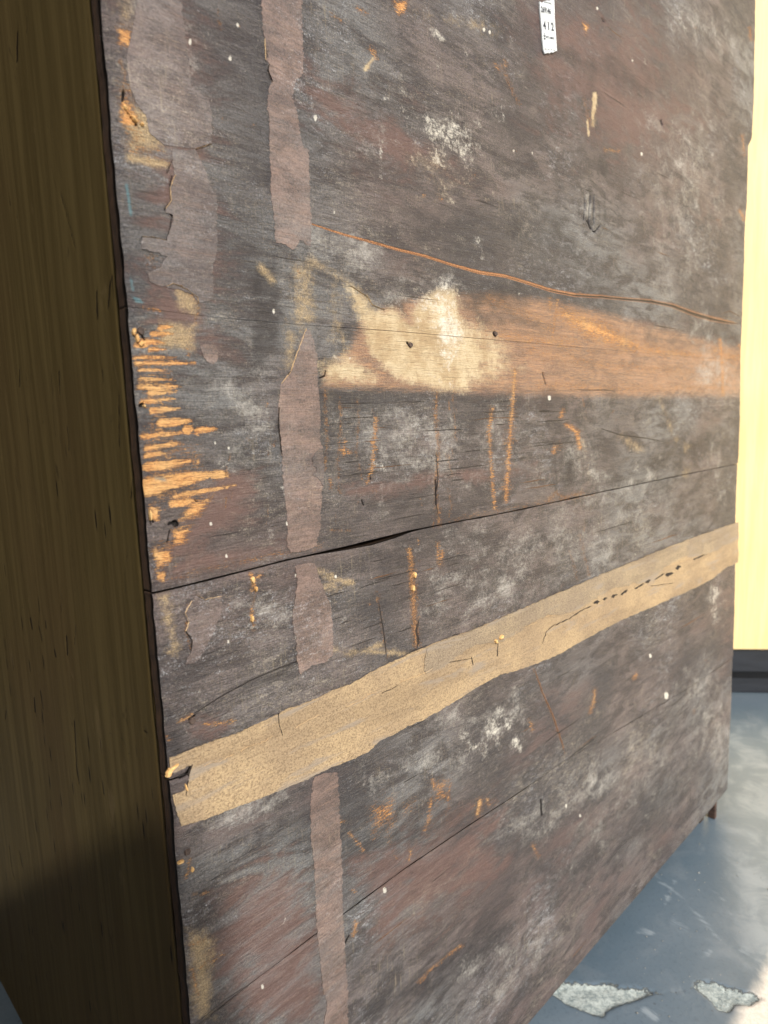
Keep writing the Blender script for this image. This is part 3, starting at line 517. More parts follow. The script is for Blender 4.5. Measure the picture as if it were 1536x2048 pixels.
SPLITS = [([1.5,3,5,6,6,6,6,8,7,7,8,9,8,8,9,10,12,12,9,4], [1]*8 + [.95,.9,.8,.65,.55,.5,.5,.5,.5,.55,.6,.8], CRACK[2:] + [(1480,648)]),
    ([3]*6, 0.0, [(385,1430),(440,1395),(500,1362),(560,1336),(610,1318),(652,1298)]), ([1.2,2.4,3,2], .0, [(757,1195),(762,1230),(768,1265),(775,1318)]),
    ([2,3.5,4,3.5,2], .6, [(1068,1335),(1085,1385),(1105,1430),(1122,1480),(1130,1505)]), ([3,4.5,5,3], .0, [(840,1235),(834,1262),(838,1285),(834,1300)]),
    ([1.6,2.4,2.2,1.6], .0, [(1195,855),(1240,870),(1300,878),(1330,884)]),  ([1.5,2.4,2.4,1.5], .0, [(872,900),(876,960),(872,1000),(878,1040)]),
    ([1.4,2,2,1.4], .5, [(1440,629),(1460,622),(1470,628),(1484,634)]), ([1.5]*4, .0, [(392,2046),(450,2000),(500,1968),(520,1955)])]
rs = random.Random(11)
for q in range(95):            # checks and open grain lines running along the boards
    px, py = rs.uniform(330, 1400), rs.uniform(30, 1950)
    if q < 34: px, py = rs.uniform(645, 1080), rs.uniform(800, 990)
    elif q < 50: px, py = rs.uniform(620, 900), rs.uniform(1120, 1290)
    vx, vy = 2130-px, 785-py; l = math.hypot(vx, vy); vx, vy = vx/l, vy/l; ln = rs.uniform(25, 110); k = rs.uniform(-5, 5)
    SPLITS.append(([.4, rs.uniform(1.0, 2.4), rs.uniform(.8, 2.0), .4], rs.choice([0, 0, 0, .7]), [(px, py), (px+vx*ln*.35, py+vy*ln*.35+k*.6), (px+vx*ln*.7, py+vy*ln*.7+k*.4), (px+vx*ln, py+vy*ln+k)]))
NCOL = 700
def plank(top, bot, gap_t, gap_b, rows, seed, proud, dip=None, soft_t=1.0, soft_b=1.0):
    """one board of the side: front face with relief, ragged edges, real thickness"""
    u = np.linspace(0, 1, NCOL); r_ = XF / X0
    xs = X0 * r_ ** u                                        # closer together near the corner
    tx, tz = top; bx, bz = bot
    zt = np.interp(xs, tx, tz) - gap_t; zb = np.interp(xs, bx, bz) + gap_b
    zt = zt + .0008 * (noise2(xs, xs*0, .03, 1, seed) - .5) * soft_t; zb = zb + .0008 * (noise2(xs, xs*0, .03, 1, seed+5) - .5) * soft_b
    if dip is not None: zt = zt - np.interp(xs, dip[0], dip[1])
    v = np.linspace(0, 1, rows); v = v - .055 * np.sin(2*np.pi*v)/ (2*np.pi) * 2
    Z = zb[:, None] + (zt - zb)[:, None] * v[None, :]
    fe = np.interp(Z, fez, fex) + .0022 * (noise2(Z, Z*0, .02, 1, 77) - .5)
    ne = X0 + .0016 * (noise2(Z, Z*0+3, .016, 1, 41) - .5)
    s01 = ((xs - X0) / (XF - X0))[:, None]
    X = ne + (fe - ne) * s01
    x = X.ravel(); z = Z.ravel()
    h = .0012 * (noise2(x, z, .30, .10, seed+9) - .5) + .0007 * (noise2(x, z, .09, .006, seed+11) - .5) + .00035 * (noise2(x, z, .015, .0025, seed+12) - .5)
    dt = np.minimum((zt[:, None] - Z), (Z - zb[:, None])).ravel(); h -= .0009 * np.exp(-dt / .0012) * np.where((zt[:, None] - Z) < (Z - zb[:, None]), soft_t, soft_b).ravel()
    de = np.minimum(x - ne.ravel(), fe.ravel() - x); h -= .0022 * np.exp(-de / .0022) * (.5 + noise2(x, z, .01, .012, 15))
    mx, my = measured(x, np.full(x.size, YP), z)
    A = {a: np.zeros(x.size) for a in ATTRS}
    for f, kind, soft, wid, pts, g in FEAT: 
        w_ = wid
        if kind == 'L' and not np.isscalar(wid) and len(wid) != len(pts): w_ = wid[0]
        paint(A[f], mx, my, kind, soft * {'bare': 1.9, 'rot': 1.7, 'red': 1.5, 'grey': 1.2}.get(f, 1.0), w_, pts, g)
    A['split'] = np.full(x.size, 40.0); key = np.full(x.size, 1e9)
    for wds, orange, pts in SPLITS:
        P_ = np.array(pts, float); lo = P_.min(0) - 40; hi = P_.max(0) + 40
        sel = np.nonzero((mx > lo[0]) & (mx < hi[0]) & (my > lo[1]) & (my < hi[1]))[0]
        if not len(sel): continue
        qx, qy = mx[sel], my[sel]; bd = np.full(len(sel), 1e9); bs = np.zeros(len(sel)); bw = np.zeros(len(sel)); bo = np.zeros(len(sel))
        ol = [orange]*len(P_) if np.isscalar(orange) else orange
        for i in range(len(P_)-1):
            ax, ay = P_[i]; bx, by = P_[i+1]; dx, dy = bx-ax, by-ay; t = np.clip(((qx-ax)*dx + (qy-ay)*dy)/(dx*dx+dy*dy), 0, 1)
            d = np.hypot(qx-ax-t*dx, qy-ay-t*dy); sg = np.sign(dx*(qy-ay) - dy*(qx-ax)); c = d < bd
            bd = np.where(c, d, bd); bs = np.where(c, sg, bs); bw = np.where(c, wds[i]*(1-t) + wds[i+1]*t, bw); bo = np.where(c, ol[i], bo)
        inside = np.minimum(qx - P_[:, 0].min(), P_[:, 0].max() - qx) if abs(P_[-1, 0]-P_[0, 0]) > abs(P_[-1, 1]-P_[0, 1]) else np.minimum(qy - P_[:, 1].min(), P_[:, 1].max() - qy)
        bw = bw * np.clip(inside/14, 0, 1)
        c = bd < key[sel]; k_ = sel[c]; key[k_] = bd[c]; A['split'][k_] = np.clip(bd*bs, -40, 40)[c]; A['split_width'][k_] = (bw/2)[c]; A['split_orange'][k_] = bo[c]
    h -= .0003 * np.clip(A['bare']*2-.6, 0, 1) * noise2(x, z, .004, .003, 21) + .0012 * A['rot'] * noise2(x, z, .004, .006, 22)
    h -= .004 * np.clip(A['hole'] * 2 - .8, 0, 1)
    y = YP - proud - h
    front = np.stack([x, y, z], 1)
    T = .0155
    # back rows joined round the rim give the board its thickness
    idx = np.arange(NCOL*rows).reshape(NCOL, rows)
    rim = np.concatenate([idx[:, 0], idx[-1, 1:], idx[-2::-1, -1], idx[0, -2:0:-1]])
    rb = front[rim].copy(); rb[:, 1] = YP + T
    mid = front[rim].copy(); mid[:, 1] = YP + T*.5; mid[:, 0] += .0007*(noise2(rb[:, 2], rb[:, 0], .004, .004, 3) - .5)
    n0 = len(front); n1 = len(rim)
    k = np.arange(n1); k2 = (k+1) % n1
    F1 = np.stack([rim[k2], rim[k], n0+k, n0+k2], 1); F2 = np.stack([n0+k2, n0+k, n0+n1+k, n0+n1+k2], 1)
    verts = np.concatenate([front, mid, rb]); faces = np.concatenate([grid_faces(NCOL, rows)[:, ::1], F1[:, ::-1], F2[:, ::-1]])
    att = {a: np.concatenate([A[a], np.zeros(2*n1)]) for a in ATTRS}
    att['endgrain'] = np.concatenate([np.zeros(n0), np.ones(2*n1)])
    o = mesh_np('plank', verts, faces, M_BOARD, None, att)
    o.data.materials.append(M_EDGE)
    mi = np.zeros(len(faces), np.int32); mi[(NCOL-1)*(rows-1):] = 1
    o.data.polygons.foreach_set('material_index', mi)
    return under(o)
ZTOP = HC + 1.70 * D; ZBOT = HC - 1.826 * D
flat = lambda z: (np.array([X0, XF]), np.array([z, z]))
A_, B_, C_, D_ = line(JA), line(JB), line(JC), line(JD)
dx_, dz_ = on_side(np.array([600., 640, 700, 740, 790, 830, 850]), np.array([1116., 1108, 1092, 1082, 1068, 1058, 1053]))
dip = (dx_, np.array([0, .0006, .0026, .0040, .0030, .0006, 0]))
p1 = plank(flat(ZTOP), A_, 0, .00008, 330, 1, .0000, soft_b=.25)
p2 = plank(A_, B_, .00008, .0006, 250, 2, .0000, soft_t=.25)
p3 = plank(B_, C_, .0007, .0006, 200, 3, -.0006, dip)
p4 = plank(C_, D_, .0006, .0004, 240, 4, .0001)
p5 = plank(D_, flat(ZBOT), .0004, 0, 220, 5, -.0002)

dg = bpy.context.evaluated_depsgraph_get(); dg.update()
def surf_y(x, z):
    best = YP
    for p in (p1, p2, p3, p4, p5):
        ok, loc, nrm, ix = p.ray_cast(p.matrix_world.inverted() @ Vector((x, YP-.02, z)), Vector((0, 1, 0)), distance=.026, depsgraph=dg)
        if ok: best = min(best, (p.matrix_world @ loc).y)
    return best
# paper strips pasted over the boards: thin sheets with torn outlines
def torn(name, pts, mat, lift, thick, rag=2.6, step=4.0, smooth_ends=True, label=None, curl=.0012):
    """a sheet cut to a measured outline, meshed as a fine grid inside it so that it can buckle"""
    out = []
    for i in range(len(pts)):
        (ax, ay), (bx, by) = pts[i], pts[(i+1) % len(pts)]
        n = max(1, int(math.hypot(bx-ax, by-ay) / step))
        for k in range(n):
            t = k/n; out.append((ax+(bx-ax)*t + (random.random()-.5)*rag, ay+(by-ay)*t + (random.random()-.5)*rag))
    a = np.array(out); x, z = on_side(a[:, 0], a[:, 1]); x = np.maximum(x, X0 + .0004)
    bm = bmesh.new(); vs = [bm.verts.new((x[i], 0, z[i])) for i in range(len(x))]
    es = [bm.edges.new((vs[i], vs[(i+1) % len(vs)])) for i in range(len(vs))]
    bmesh.ops.triangle_fill(bm, use_beauty=True, use_dissolve=False, edges=es)
    bmesh.ops.subdivide_edges(bm, edges=[e for e in bm.edges if e.calc_length() > .008], cuts=3, use_grid_fill=True)
    bmesh.ops.triangulate(bm, faces=bm.faces)
    bmesh.ops.recalc_face_normals(bm, faces=bm.faces)
    ed = {v for v in bm.verts if v.is_boundary}
    base = list(bm.verts)
    xs = np.array([v.co.x for v in base]); zs = np.array([v.co.z for v in base])
    nn = noise2(xs, zs, .03, .03, 61); n2 = noise2(xs, zs, .012, .012, 67)
    for v, q, q2 in zip(base, nn, n2):
        v.co.y = surf_y(v.co.x, v.co.z) - lift - .0002*q - (curl * max(0, q2-.55) * 2 if v in ed else 0)
    r = bmesh.ops.extrude_face_region(bm, geom=list(bm.faces))
    for g in r['geom']:
        if isinstance(g, bmesh.types.BMVert): g.co.y += thick + lift
    bmesh.ops.recalc_face_normals(bm, faces=bm.faces)
    o = under(obj_bm(name, bm, mat))
    if label: o['label'] = label
    return o
T1 = [(522,0),(525,60),(529,78),(534,110),(531,120),(538,128),(535,142),(544,165),(536,182),(534,215),(540,260),(538,300),(541,350),(542,400),(548,440),(551,485),(570,488),(584,500),(590,496),(598,482),(606,482),(616,492),(622,496),(622,440),(620,400),(618,350),(617,300),(608,296),(602,283),(598,250),(592,217),(585,195),(588,172),(594,157),(607,146),(606,100),(604,50),(603,0),(602,-30),(521,-30)]
T2 = [(612,657),(602,675),(596,700),(592,715),(581,742),(574,752),(562,767),(556,815),(558,850),(560,882),(564,932),(570,999),(575,1049),(574,1092),(582,1105),(609,1101),(632,1093),(640,1049),(644,982),(645,940),(641,905),(645,896),(640,882),(640,832),(637,790),(635,769),(633,735),(634,715),(627,682),(620,664)]
T3 = [(590,1131),(600,1128),(629,1126),(636,1150),(642,1165),(650,1189),(659,1202),(662,1225),(664,1249),(666,1280),(665,1309),(655,1322),(640,1326),(622,1332),(612,1340),(599,1350),(594,1315),(592,1282),(584,1242),(585,1220),(589,1202),(594,1165)]
T4 = [(627,1556),(640,1549),(675,1544),(677,1590),(679,1631),(682,1697),(684,1750),(685,1797),(688,1881),(694,1964),(697,2090),(640,2090),(647,2048),(655,2007),(645,1981),(641,1931),(635,1881),(633,1850),(630,1797),(629,1731),(624,1700),(622,1681),(621,1640),(620,1614)]
for T_ in (T1, T2, T3, T4): torn('paper_strip', T_, M_TAPE, .00022, .0003, 3.6, 3.5, curl=.0004)
torn('paper_flake', [(641,896),(630,905),(623,917),(625,930),(632,935),(633,942),(624,950),(634,955),(641,962),(645,972),(647,940),(645,905)], M_TAPE2, .0007, .0003, 1, 4, curl=.0006)
L1a = [(267,50),(273,0),(275,-30),(363,-30),(363,20),(370,67),(378,123),(372,140),(383,173),(417,200),(423,233),(423,287),(390,297),(345,292),(327,290),(300,267),(290,230),(272,205),(262,180),(255,150),(253,110)]
L1b = [(345,300),(389,300),(400,320),(407,333),(414,355),(420,373),(430,388),(433,393),(434,420),(433,450),(434,480),(433,510),(423,540),(427,570),(425,600),(397,605),(385,590),(363,580),(345,577),(328,573),(312,570),(300,563),(296,547),(320,535),(333,513),(318,506),(303,503),(292,500),(283,497),(281,485),(285,472),(310,477),(333,480),(340,460),(345,445),(347,430),(332,424),(331,418),(343,403),(341,390),(340,373),(346,362),(350,350),(345,330)]
torn('paper_sheet', L1a, M_TAPE2, .0002, .0003, 3.0, 4, curl=.0003); torn('paper_sheet', L1b, M_TAPE2, .0002, .0003, 3.0, 4, curl=.0005)
torn('paper_sheet', [(400,690),(412,688),(430,690),(437,705),(435,720),(427,729),(412,722),(404,708)], M_TAPE, .0003, .0003, 1.5, 4, curl=.0004)
torn('paper_sheet', [(392,1189),(398,1197),(410,1199),(428,1194),(443,1192),(443,1222),(433,1249),(425,1270),(417,1282),(410,1300),(400,1315),(388,1326),(370,1329),(374,1315),(382,1302),(384,1288),(383,1275),(371,1262),(373,1252),(377,1245),(368,1229),(372,1215),(383,1202)], M_TAPE2, .0002, .0003, 2.4, 4, curl=.0005)
# the sandy strip over the joint of the third and fourth board, with a bite broken out at the corner
UP = [(336,1517),(352,1512),(372,1502),(395,1494),(430,1480),(470,1468),(515,1447),(558,1427),(572,1418),(600,1410),(632,1397),(665,1380),(700,1369),(740,1345),(780,1325),(820,1307),(860,1290),(900,1275),(940,1262),(975,1247),(1010,1232),(1050,1215),(1100,1193),(1150,1172),(1200,1150),(1250,1130),(1300,1109),(1350,1089),(1400,1070),(1440,1056),(1476,1044)]
LO = [(1476,1124),(1450,1136),(1440,1144),(1420,1160),(1380,1180),(1340,1198),(1300,1215),(1250,1237),(1200,1262),(1150,1290),(1110,1312),(1060,1332),(1000,1350),(960,1370),(920,1397),(880,1420),(845,1440),(815,1452),(790,1468),(760,1480),(735,1505),(700,1520),(660,1535),(620,1556),(580,1572),(540,1588),(500,1604),(460,1618),(410,1638),(362,1652)]
JCc = np.array(JC, float)
def mixline(a, t):  # joint line sampled
    return [(x, float(np.interp(x, JCc[:, 0], JCc[:, 1])) + t + (random.random()-.5)*3.0) for x in a]
whole = UP + LO + [(352,1620),(344,1592),(352,1588),(370,1580),(376,1562),(384,1530),(374,1532),(362,1540),(348,1546),(336,1540),(332,1528)]
torn('gummed_strip', whole, M_BAND, .0004, .0004, 2.2, 5, curl=.0003)
ux = [p for p in UP if p[0] >= 860]
under_ = [(x, float(np.interp(x, JCc[:, 0], JCc[:, 1])) + 7*math.sin(x*.045) + random.uniform(-3, 3)) for x in range(1472, 850, -9)]
torn('gummed_strip', [(852, 1296)] + ux + [(1476, 1074)] + under_ + [(846, 1338)], M_BAND2, .0011, .0004, 2.6, 4, curl=.0008)['label'] = 'greyer upper layer of the gummed strip'
# ragged tears in the strip: lifted slivers and crumbs along the joint
def chips(name, spots, mat, size=(2, 5), lift=.0016, n_side=7):
    for (px, py, ln, wd, ang) in spots:
        x, z = on_side(px, py); x2, z2 = on_side(px+1, py); x3, z3 = on_side(px, py+1)
        sx = math.hypot(x2-x, z2-z)*.75; sz = math.hypot(x3-x, z3-z)
        bm = bmesh.new(); top = []; bot = []
        for k in range(n_side):
            a = k/n_side*2*math.pi; r = .65+.5*random.random()
            ca, sa = math.cos(a)*ln/2*r, math.sin(a)*wd/2*r
            qx_, qz_ = ca*math.cos(ang)-sa*math.sin(ang), ca*math.sin(ang)+sa*math.cos(ang)
            top.append(bm.verts.new((x+qx_*sx, YP-lift*(.5+.9*random.random()), z+qz_*sz))); bot.append(bm.verts.new((x+qx_*sx*1.15, YP+.001, z+qz_*sz*1.15)))
        c = bm.verts.new((x, YP-lift*1.5, z))
        for k in range(n_side):
            j = (k+1) % n_side; bm.faces.new((top[k], top[j], c)); bm.faces.new((bot[k], bot[j], top[j], top[k]))
        bmesh.ops.recalc_face_normals(bm, faces=bm.faces)
        under(obj_bm(name, bm, mat))
chips('splinter', [(268,664,16,9,1.2),(274,676,18,10,1.6),(282,688,16,8,.2),(300,1030,5,22,0),(345,1536,40,6,.3),(338,1546,18,12,.8),(361,1724,18,7,0),(384,1738,8,12,0),(250,215,14,8,-.6),(268,238,16,6,-.7),(283,249,10,6,-.4),(372,1574,6,20,.2),(505,1160,10,14,0),(512,1178,7,10,0),(504,1238,7,14,0),
                   (829,1150,7,16,0),(826,1176,6,12,0),(288,812,6,7,0)], M_RAW)
chips('splinter', [(1000,1275,12,10,.3),(990,1282,8,8,0)], M_RAW, lift=.003)
for pts, wd in (([(888,1325),(930,1318),(942,1316),(945,1328)], 1), ([(995,1288),(994,1302),(992,1312)], 1), ([(556,1428),(557,1448),(564,1470)], 1)):
    pass
# edge curls of the torn strips catch the light: thin ridges following the tears
def ridge(name, pts, mat, wd=2.2, lift=.0022, rag=1.2):
    out = []
    for i in range(len(pts)-1):
        (ax, ay), (bx, by) = pts[i], pts[i+1]; n = max(1, int(math.hypot(bx-ax, by-ay)/4))
        for k in range(n): out.append((ax+(bx-ax)*k/n+(random.random()-.5)*rag, ay+(by-ay)*k/n+(random.random()-.5)*rag))
    out.append(pts[-1]); bm = bmesh.new(); prev = None
    for i, (px, py) in enumerate(out):
        a = out[max(0, i-1)]; b = out[min(len(out)-1, i+1)]; dx, dy = b[0]-a[0], b[1]-a[1]; l = math.hypot(dx, dy)+1e-6; nx, ny = -dy/l, dx/l
        ww = wd*(.4+.8*random.random())*(0.3 if i in (0, len(out)-1) else 1)
        ring = []
        for t, hgt in ((-1, 0), (-.2, 1), (1, 0)):
            x, z = on_side(px+nx*ww*t*.5, py+ny*ww*t*.5); ring.append(bm.verts.new((x, surf_y(x, z)-.0002-(lift-.0004)*hgt*(.5+.5*random.random()), z)))
        if prev:
            for k in range(2): bm.faces.new((prev[k], prev[k+1], ring[k+1], ring[k]))
        prev = ring
    bmesh.ops.recalc_face_normals(bm, faces=bm.faces)
    return under(obj_bm(name, bm, mat))
M_CURL = strip_material('torn_paper_edge', (.48, .33, .18), (.60, .44, .26), (.35, .2, .1), .3)
M_SLIT = N('open_tear').out((.02, .014, .01), .9)
for a_, b_ in ((405,470),(480,560),(590,640),(690,760),(800,880),(1010,1080),(1090,1150),(1330,1400)):
    ridge('torn_edge', [(x, float(np.interp(x, JCc[:, 0], JCc[:, 1])) + random.uniform(-4, 4)) for x in range(a_, b_, 16)], M_CURL, 1.3, .0019, 2.0)
for pts in ([(350,350),(340,375),(342,402),(331,418)], [(283,473),(300,474),(333,480)], [(345,567),(372,578),(395,595),(397,606)], [(330,573),(345,568),(365,572)], [(383,1202),(370,1225),(377,1245),(371,1262)], [(392,1189),(410,1199),(443,1192)], [(612,657),(596,700),(580,744),(562,767)],
            [(390,298),(423,288)], [(529,78),(531,120)], [(700,572),(732,592),(744,610),(768,620)]):
    ridge('torn_edge', pts, M_CURL, 1.6, .0016)
for pts, wd in (([(888,1326),(930,1319),(944,1316)], 1.6), ([(942,1314),(945,1330)], 2.4), ([(995,1286),(993,1312)], 3.4), ([(556,1426),(557,1448),(564,1470)], 2.0), ([(762,1386),(782,1378),(795,1370)], 2), ([(376,1552),(384,1528)], 4), ([(371,1590),(376,1560)], 3),
                ([(1110,1250),(1140,1236),(1160,1222),(1182,1212)], 3.5), ([(1186,1206),(1198,1203)], 8), ([(1205,1199),(1213,1196)], 10), ([(1222,1194),(1234,1189)], 8), ([(1240,1190),(1255,1180)], 6), ([(1268,1178),(1287,1167)], 6), ([(1290,1165),(1300,1160)], 9), ([(1308,1160),(1328,1147)], 5), ([(1330,1150),(1346,1146)], 9), ([(1350,1137),(1361,1133)], 11), ([(1385,1120),(1412,1108)], 4),
                ([(545,165),(535,140),(538,128)], 1.6), ([(557,815),(556,850),(560,884),(563,910)], 2.2), ([(382,1300),(384,1280),(371,1262)], 1.8), ([(575,750),(583,738)], 1.6), ([(1345,1166),(1300,1172)], 1.5), ([(1084,1287),(1092,1262),(1110,1248)], 1.6)):
    o = ridge('tear', pts, M_SLIT, wd, .0019, .8)
# nails: one at the near edge by the splinter, others along the boards
def nail(px, py, r=.0028):
    x, z = on_side(px, py); bm = bmesh.new()
    bmesh.ops.create_cone(bm, cap_ends=True, segments=14, radius1=r, radius2=r*.78, depth=.0016, matrix=Matrix.Translation((x, YP-.0012, z)) @ Matrix.Rotation(math.pi/2, 4, 'X'))
    for v in bm.verts: v.co += Vector((random.uniform(-1, 1), 0, random.uniform(-1, 1)))*r*.09
    under(obj_bm('nail', bm, M_NAIL))
for p in ((281,662),(384,1441),(374,1703),(990,668,.003),(820,690)): nail(*p[:2])

# the white auction tag with its printing
TG = [(1077,4),(1081.7,7.6),(1085,4),(1090,2.6),(1094,2.3),(1095,3.2),(1099,1.6),(1106,1),(1107,35),(1109,68),(1111.6,103),(1107,104),(1104,106.5),(1100,105.6),(1097,108),(1094,107),(1088,108.2),(1086.4,108.4),(1084,101),(1081,62),(1077.6,26)]
tag = torn('number_tag', TG, M_TAG, .0016, .0002, .2, 9, curl=.0)
ty = min(v.co.y for v in tag.data.vertices)
for v in tag.data.vertices: v.co.y = ty if v.co.y < ty + .0009 else YP - .0002
TY = ty - .0002
tag['label'] = 'white torn paper tag printed 412'
for v in tag.data.vertices: pass
def affine(p0, px, py):        # local text frame from three measured points
    a = np.array([p0, px, py], float); x, z = on_side(a[:, 0], a[:, 1])
    return (x[0], z[0]), (x[1]-x[0], z[1]-z[0]), (x[2]-x[0], z[2]-z[0])
def printed(txt, p0, px, py, squeeze=1.0):
    cu = bpy.data.curves.new('printing', 'FONT'); cu.body = txt; cu.size = 1; cu.resolution_u = 2; cu.offset = .030
    to = bpy.data.objects.new('printing_curve', cu); C.objects.link(to); bpy.context.view_layer.update()
    me = bpy.data.meshes.new_from_object(to.evaluated_get(bpy.context.evaluated_depsgraph_get()))
    bpy.data.objects.remove(to)
    xs = [v.co.x for v in me.vertices]; ys = [v.co.y for v in me.vertices]; x0, x1, y0, y1 = min(xs), max(xs), min(ys), max(ys)
    o, ex, ey = affine(p0, px, py)
    for v in me.vertices:
        u = (v.co.x-x0)/(x1-x0); t = (v.co.y-y0)/(y1-y0)
        v.co = (o[0]+ex[0]*u+ey[0]*t, TY, o[1]+ex[1]*u+ey[1]*t)
    me.name = 'printing'; me.materials.append(M_INK)
    b = bpy.data.objects.new('printing', me); C.objects.link(b); b.parent = tag
for t_, a, b, c in (('LOT NO.', (1086,7),(1101,11),(1085.5,3.5)), ('269146', (1079.5,26),(1099,30.5),(1079,13.5)), ('4 1 2', (1084,59.5),(1105,63.5),(1083,43)), ('AUCTION', (1089.5,77.5),(1105.5,80.5),(1089.2,73.2)), ('- - - -', (1087,99.8),(1107,102.3),(1087,98.9))):
    if t_ == 'AUCTION': t_ = 'ST1882'
    printed(t_, a, b, c)
# small seal on the tag: a ring over a drop
def seal():
    o, ex, ey = affine((1084.5,80),(1088.5,80.8),(1084,66)); bm = bmesh.new()
    P_ = lambda u, t: bm.verts.new((o[0]+ex[0]*u+ey[0]*t, TY, o[1]+ex[1]*u+ey[1]*t))
    for cy, r, k in ((.52, .16, 12), (.12, .12, 8)):
        ri = [P_(.5+math.cos(a/k*6.283)*.42*(.5 if r > .13 else .02), cy+math.sin(a/k*6.283)*r*(.5 if r > .13 else .02)) for a in range(k)]; ro = [P_(.5+math.cos(a/k*6.283)*.5, cy+math.sin(a/k*6.283)*r) for a in range(k)]
        for a in range(k): b = (a+1) % k; bm.faces.new((ri[a], ri[b], ro[b], ro[a]))
    q = [P_(.35, .78), P_(.6, .78), P_(.5, 1.0), P_(.4, .98)]; bm.faces.new(q)
    me = bpy.data.meshes.new('seal'); bm.to_mesh(me); bm.free(); me.materials.append(M_INK); b = bpy.data.objects.new('seal', me); C.objects.link(b); b.parent = tag
seal()

# olive end boards (vertical grain), facing the photographer's left
YE = YP + .0175; YL = 2.60 * D
def end_board(y0, y1, z0, z1, ny, nz, x_in, seed, foot=False):
    ys = np.linspace(y0, y1, ny); zs = np.linspace(z0, z1, nz); Yg, Zg = np.meshgrid(ys, zs, indexing='ij')
    e = .0012 * (noise2(Zg, Zg*0, .03, 1, seed) - .5)
    Yg = Yg + np.where(Yg < (y0+y1)/2, e, -e)
    if foot: Yg = np.where(Yg > y1-.2, Yg - np.clip((.12 - Zg) * .45, 0, .06) * (Yg-(y1-.2))/.2, Yg)
    y = Yg.ravel(); z = Zg.ravel()
    mx, my = measured(np.full(y.size, X0), y, z); mk = np.zeros(y.size)
    for wd, pts in MARKS: paint(mk, mx, my, 'L', 2.2, wd*.72, pts, .85)
    h = .0008*(noise2(y, z, .08, .5, seed+1)-.5) + .00012*(noise2(y, z, .006, .12, seed+2)-.5) - .0006*np.clip(mk*2-.6, 0, 1)
    dd = np.minimum(y-y0, y1-y); h -= .0012*np.exp(-np.maximum(dd, 0)/.0016)
    fr = np.stack([X0 + x_in - h, y, z], 1)
    idx = np.arange(ny*nz).reshape(ny, nz); rim = np.concatenate([idx[:, 0], idx[-1, 1:], idx[-2::-1, -1], idx[0, -2:0:-1]])
    rb = fr[rim].copy(); rb[:, 0] = X0 + .016; n0 = len(fr); k = np.arange(len(rim)); k2 = (k+1) % len(rim)
    fa = np.concatenate([grid_faces(ny, nz)[:, ::-1], np.stack([rim[k2], rim[k], n0+k, n0+k2], 1)])
    o = mesh_np('end_board', np.concatenate([fr, rb]), fa, M_END, None, {'mark': np.concatenate([mk, np.zeros(len(rim))])})
    return under(o)
MARKS = [(2.2,[(243,1008),(248,1060),(254,1110),(248,1150),(250,1190)]),(1.6,[(175,925),(140,1000),(114,1068),(70,1165),(30,1245),(0,1300)]),(1.6,[(210,1110),(170,1160),(120,1210),(60,1300),(0,1390)]),(5,[(220,560),(215,620)]),(5,[(192,580),(194,640)]),(4,[(222,550),(226,600)]),
    (4,[(133,850),(138,905)]),(4,[(38,735),(39,775)]),(4,[(117,740),(118,790)]),(4,[(203,740),(207,770)]),(4,[(237,790),(238,900)]),(5,[(34,60),(33,125)]),(3,[(52,40),(52,70)]),(4,[(86,845),(84,850)]),(4,[(120,385),(140,460),(150,500)]),(1.6,[(215,1120),(205,1185)]),(3,[(88,252),(110,258)]),(2.5,[(68,252),(69,254)]),
    (4,[(18,400),(20,410)]),(3,[(33,430),(33,440)]),(2,[(75,1180),(78,1230),(76,1260)]),(5,[(60,1235),(64,1260)]),(4,[(77,1250),(84,1284)]),(4,[(90,1240),(92,1260)]),(5,[(132,1270),(134,1310)]),(5,[(108,1300),(112,1316)]),(4,[(148,1440),(150,1480),(152,1530),(158,1570)]),(4,[(203,1560),(207,1590)]),
    (5,[(68,1395),(70,1425)]),(4,[(80,1380),(86,1420)]),(1.4,[(80,1524),(130,1514),(185,1506)]),(1.4,[(120,1380),(180,1370),(215,1366)]),(5,[(280,1460),(298,1466)]),(2,[(217,1465),(218,1495),(240,1510),(250,1520)]),(2,[(217,1465),(245,1478),(258,1510)]),(4,[(12,1420),(10,1440)]),(3,[(18,1690),(24,1740),(30,1760)]),
    (3,[(38,1700),(45,1735)]),(4,[(262,1000),(264,940)]),(3,[(150,1250),(148,1290)]),(2.5,[(120,1180),(122,1230)]),(1.4,[(0,1490),(45,1460)]),(1.4,[(10,1410),(50,1365)]),(2.5,[(170,720),(166,735)]),(2.5,[(140,1020),(142,1040)])]
YJ = YE + .0012
end_board(YJ, YL, .002, ZTOP, 330, 520, 0.0, 20)
# rail behind the joint of end boards and planks, and the rest of the carcass
bm = bmesh.new(); box(bm, (X0+.003, YP+.0165, .06), (X0+.014, YJ+.004, ZTOP-.004)); under(obj_bm('corner_post', bm, M_DARK))
XE = float(fex.min())
bm = bmesh.new(); box(bm, (XE-.02, YP+.0175, .05), (XE-.004, YL, ZTOP), .002); under(obj_bm('end_board', bm, M_END))
for q in range(5):
    z0 = .05 + q*(ZTOP-.05)/5; bm = bmesh.new(); box(bm, (X0+.017, YL-.016, z0+.001), (XE-.021, YL, z0+(ZTOP-.05)/5-.001), .002); under(obj_bm('back_board', bm, M_DARK))
bm = bmesh.new(); box(bm, (X0-.02, YP-.03, ZTOP+.002), (XE+.03, YL+.02, ZTOP+.026), .004); under(obj_bm('top_board', bm, M_EDGE))
bm = bmesh.new(); box(bm, (X0+.017, YP+.018, .075), (XE-.022, YL-.018, .090)); under(obj_bm('bottom_board', bm, M_DARK))
fx1, _ = on_side(1433, 1620)
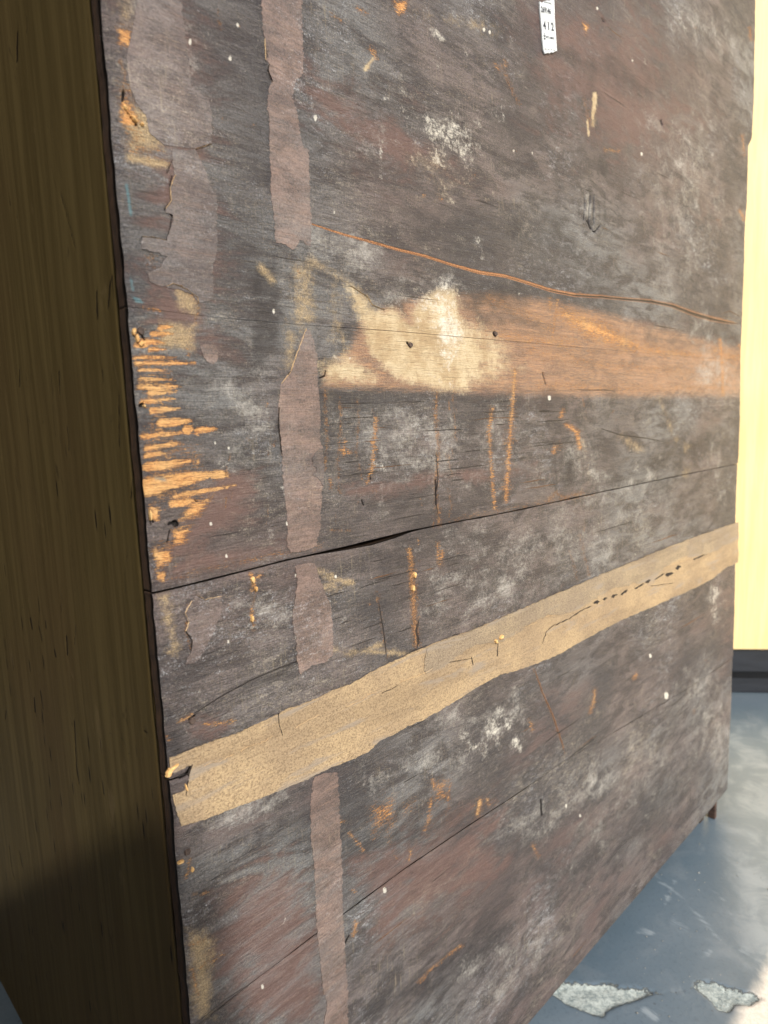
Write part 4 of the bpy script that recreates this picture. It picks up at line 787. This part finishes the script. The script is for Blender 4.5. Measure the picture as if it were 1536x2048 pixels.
def foot(xa, xb, ya, yb):
    bm = bmesh.new(); box(bm, (xa, ya, 0.001), (xb, yb, .074), .003)
    for v in bm.verts:
        if v.co.z < .02: v.co.x += .004 if xa < .5 else -.004
    under(obj_bm('foot', bm, M_EDGE))
bm = bmesh.new(); box(bm, (XE-.013, YP+.002, .001), (XE-.003, YP+.016, ZBOT+.03), .001); under(obj_bm('foot', bm, M_FOOT))
foot(XE-.045, XE-.022, YP+.0185, YP+.06); foot(X0+.018, X0+.05, YP+.0185, YP+.06); foot(X0+.018, X0+.05, YL-.06, YL-.018); foot(XE-.045, XE-.022, YL-.06, YL-.018)

# ------------------------------------------------------------------ the yellow cabinet further back, in the sun
ax_, ay_ = 4.44*D, 1.382*D; bx_, by_ = 4.57*D, 1.215*D
ang = math.atan2(by_-ay_, bx_-ax_)          # direction of its front along the floor
yc = empty('yellow_cabinet', (ax_, ay_, 0), 'pale yellow wooden cabinet on a black plinth standing in the sun behind the dark chest', 'cabinet')
yc.rotation_euler = (0, 0, ang); bpy.context.view_layer.update()
def ypart(name, a, b, mat, bev=.002):
    bm = bmesh.new(); box(bm, a, b, bev); o = obj_bm(name, bm, mat); o.parent = yc; return o
wleft = -1.0; wd_ = .232
zb = HC - 1.550*D
for k in range(9):                            # vertical boards of the front, 1 mm grooves between
    ypart('front_board', (wleft+k*wd_+.0004, 0, zb), (wleft+(k+1)*wd_-.0004, .022, 2.45), M_YEL, .0015)
ypart('end_board', (wleft, .0225, zb), (wleft+.022, .6, 2.45), M_YEL); ypart('end_board', (wleft+9*wd_-.022, .0225, zb), (wleft+9*wd_, .6, 2.45), M_YEL)
ypart('back_board', (wleft+.0225, .578, zb), (wleft+9*wd_-.0225, .6, 2.45), M_YEL)
ypart('top_board', (wleft-.02, -.02, 2.451), (wleft+9*wd_+.02, .62, 2.485), M_YEL, .004)
ypart('dark_gap_fill', (wleft+.03, .07, .002), (wleft+9*wd_-.03, .55, .0895), M_BASE, .002)  # near-black block put in for the shaded gap under the plinth
ypart('plinth', (wleft+.01, .012, .09), (wleft+9*wd_-.01, .59, zb-.001), M_BASE, .002)
print('verts', sum(len(o.data.vertices) for o in SC.objects if o.type == 'MESH'), 'objects', len(SC.objects))
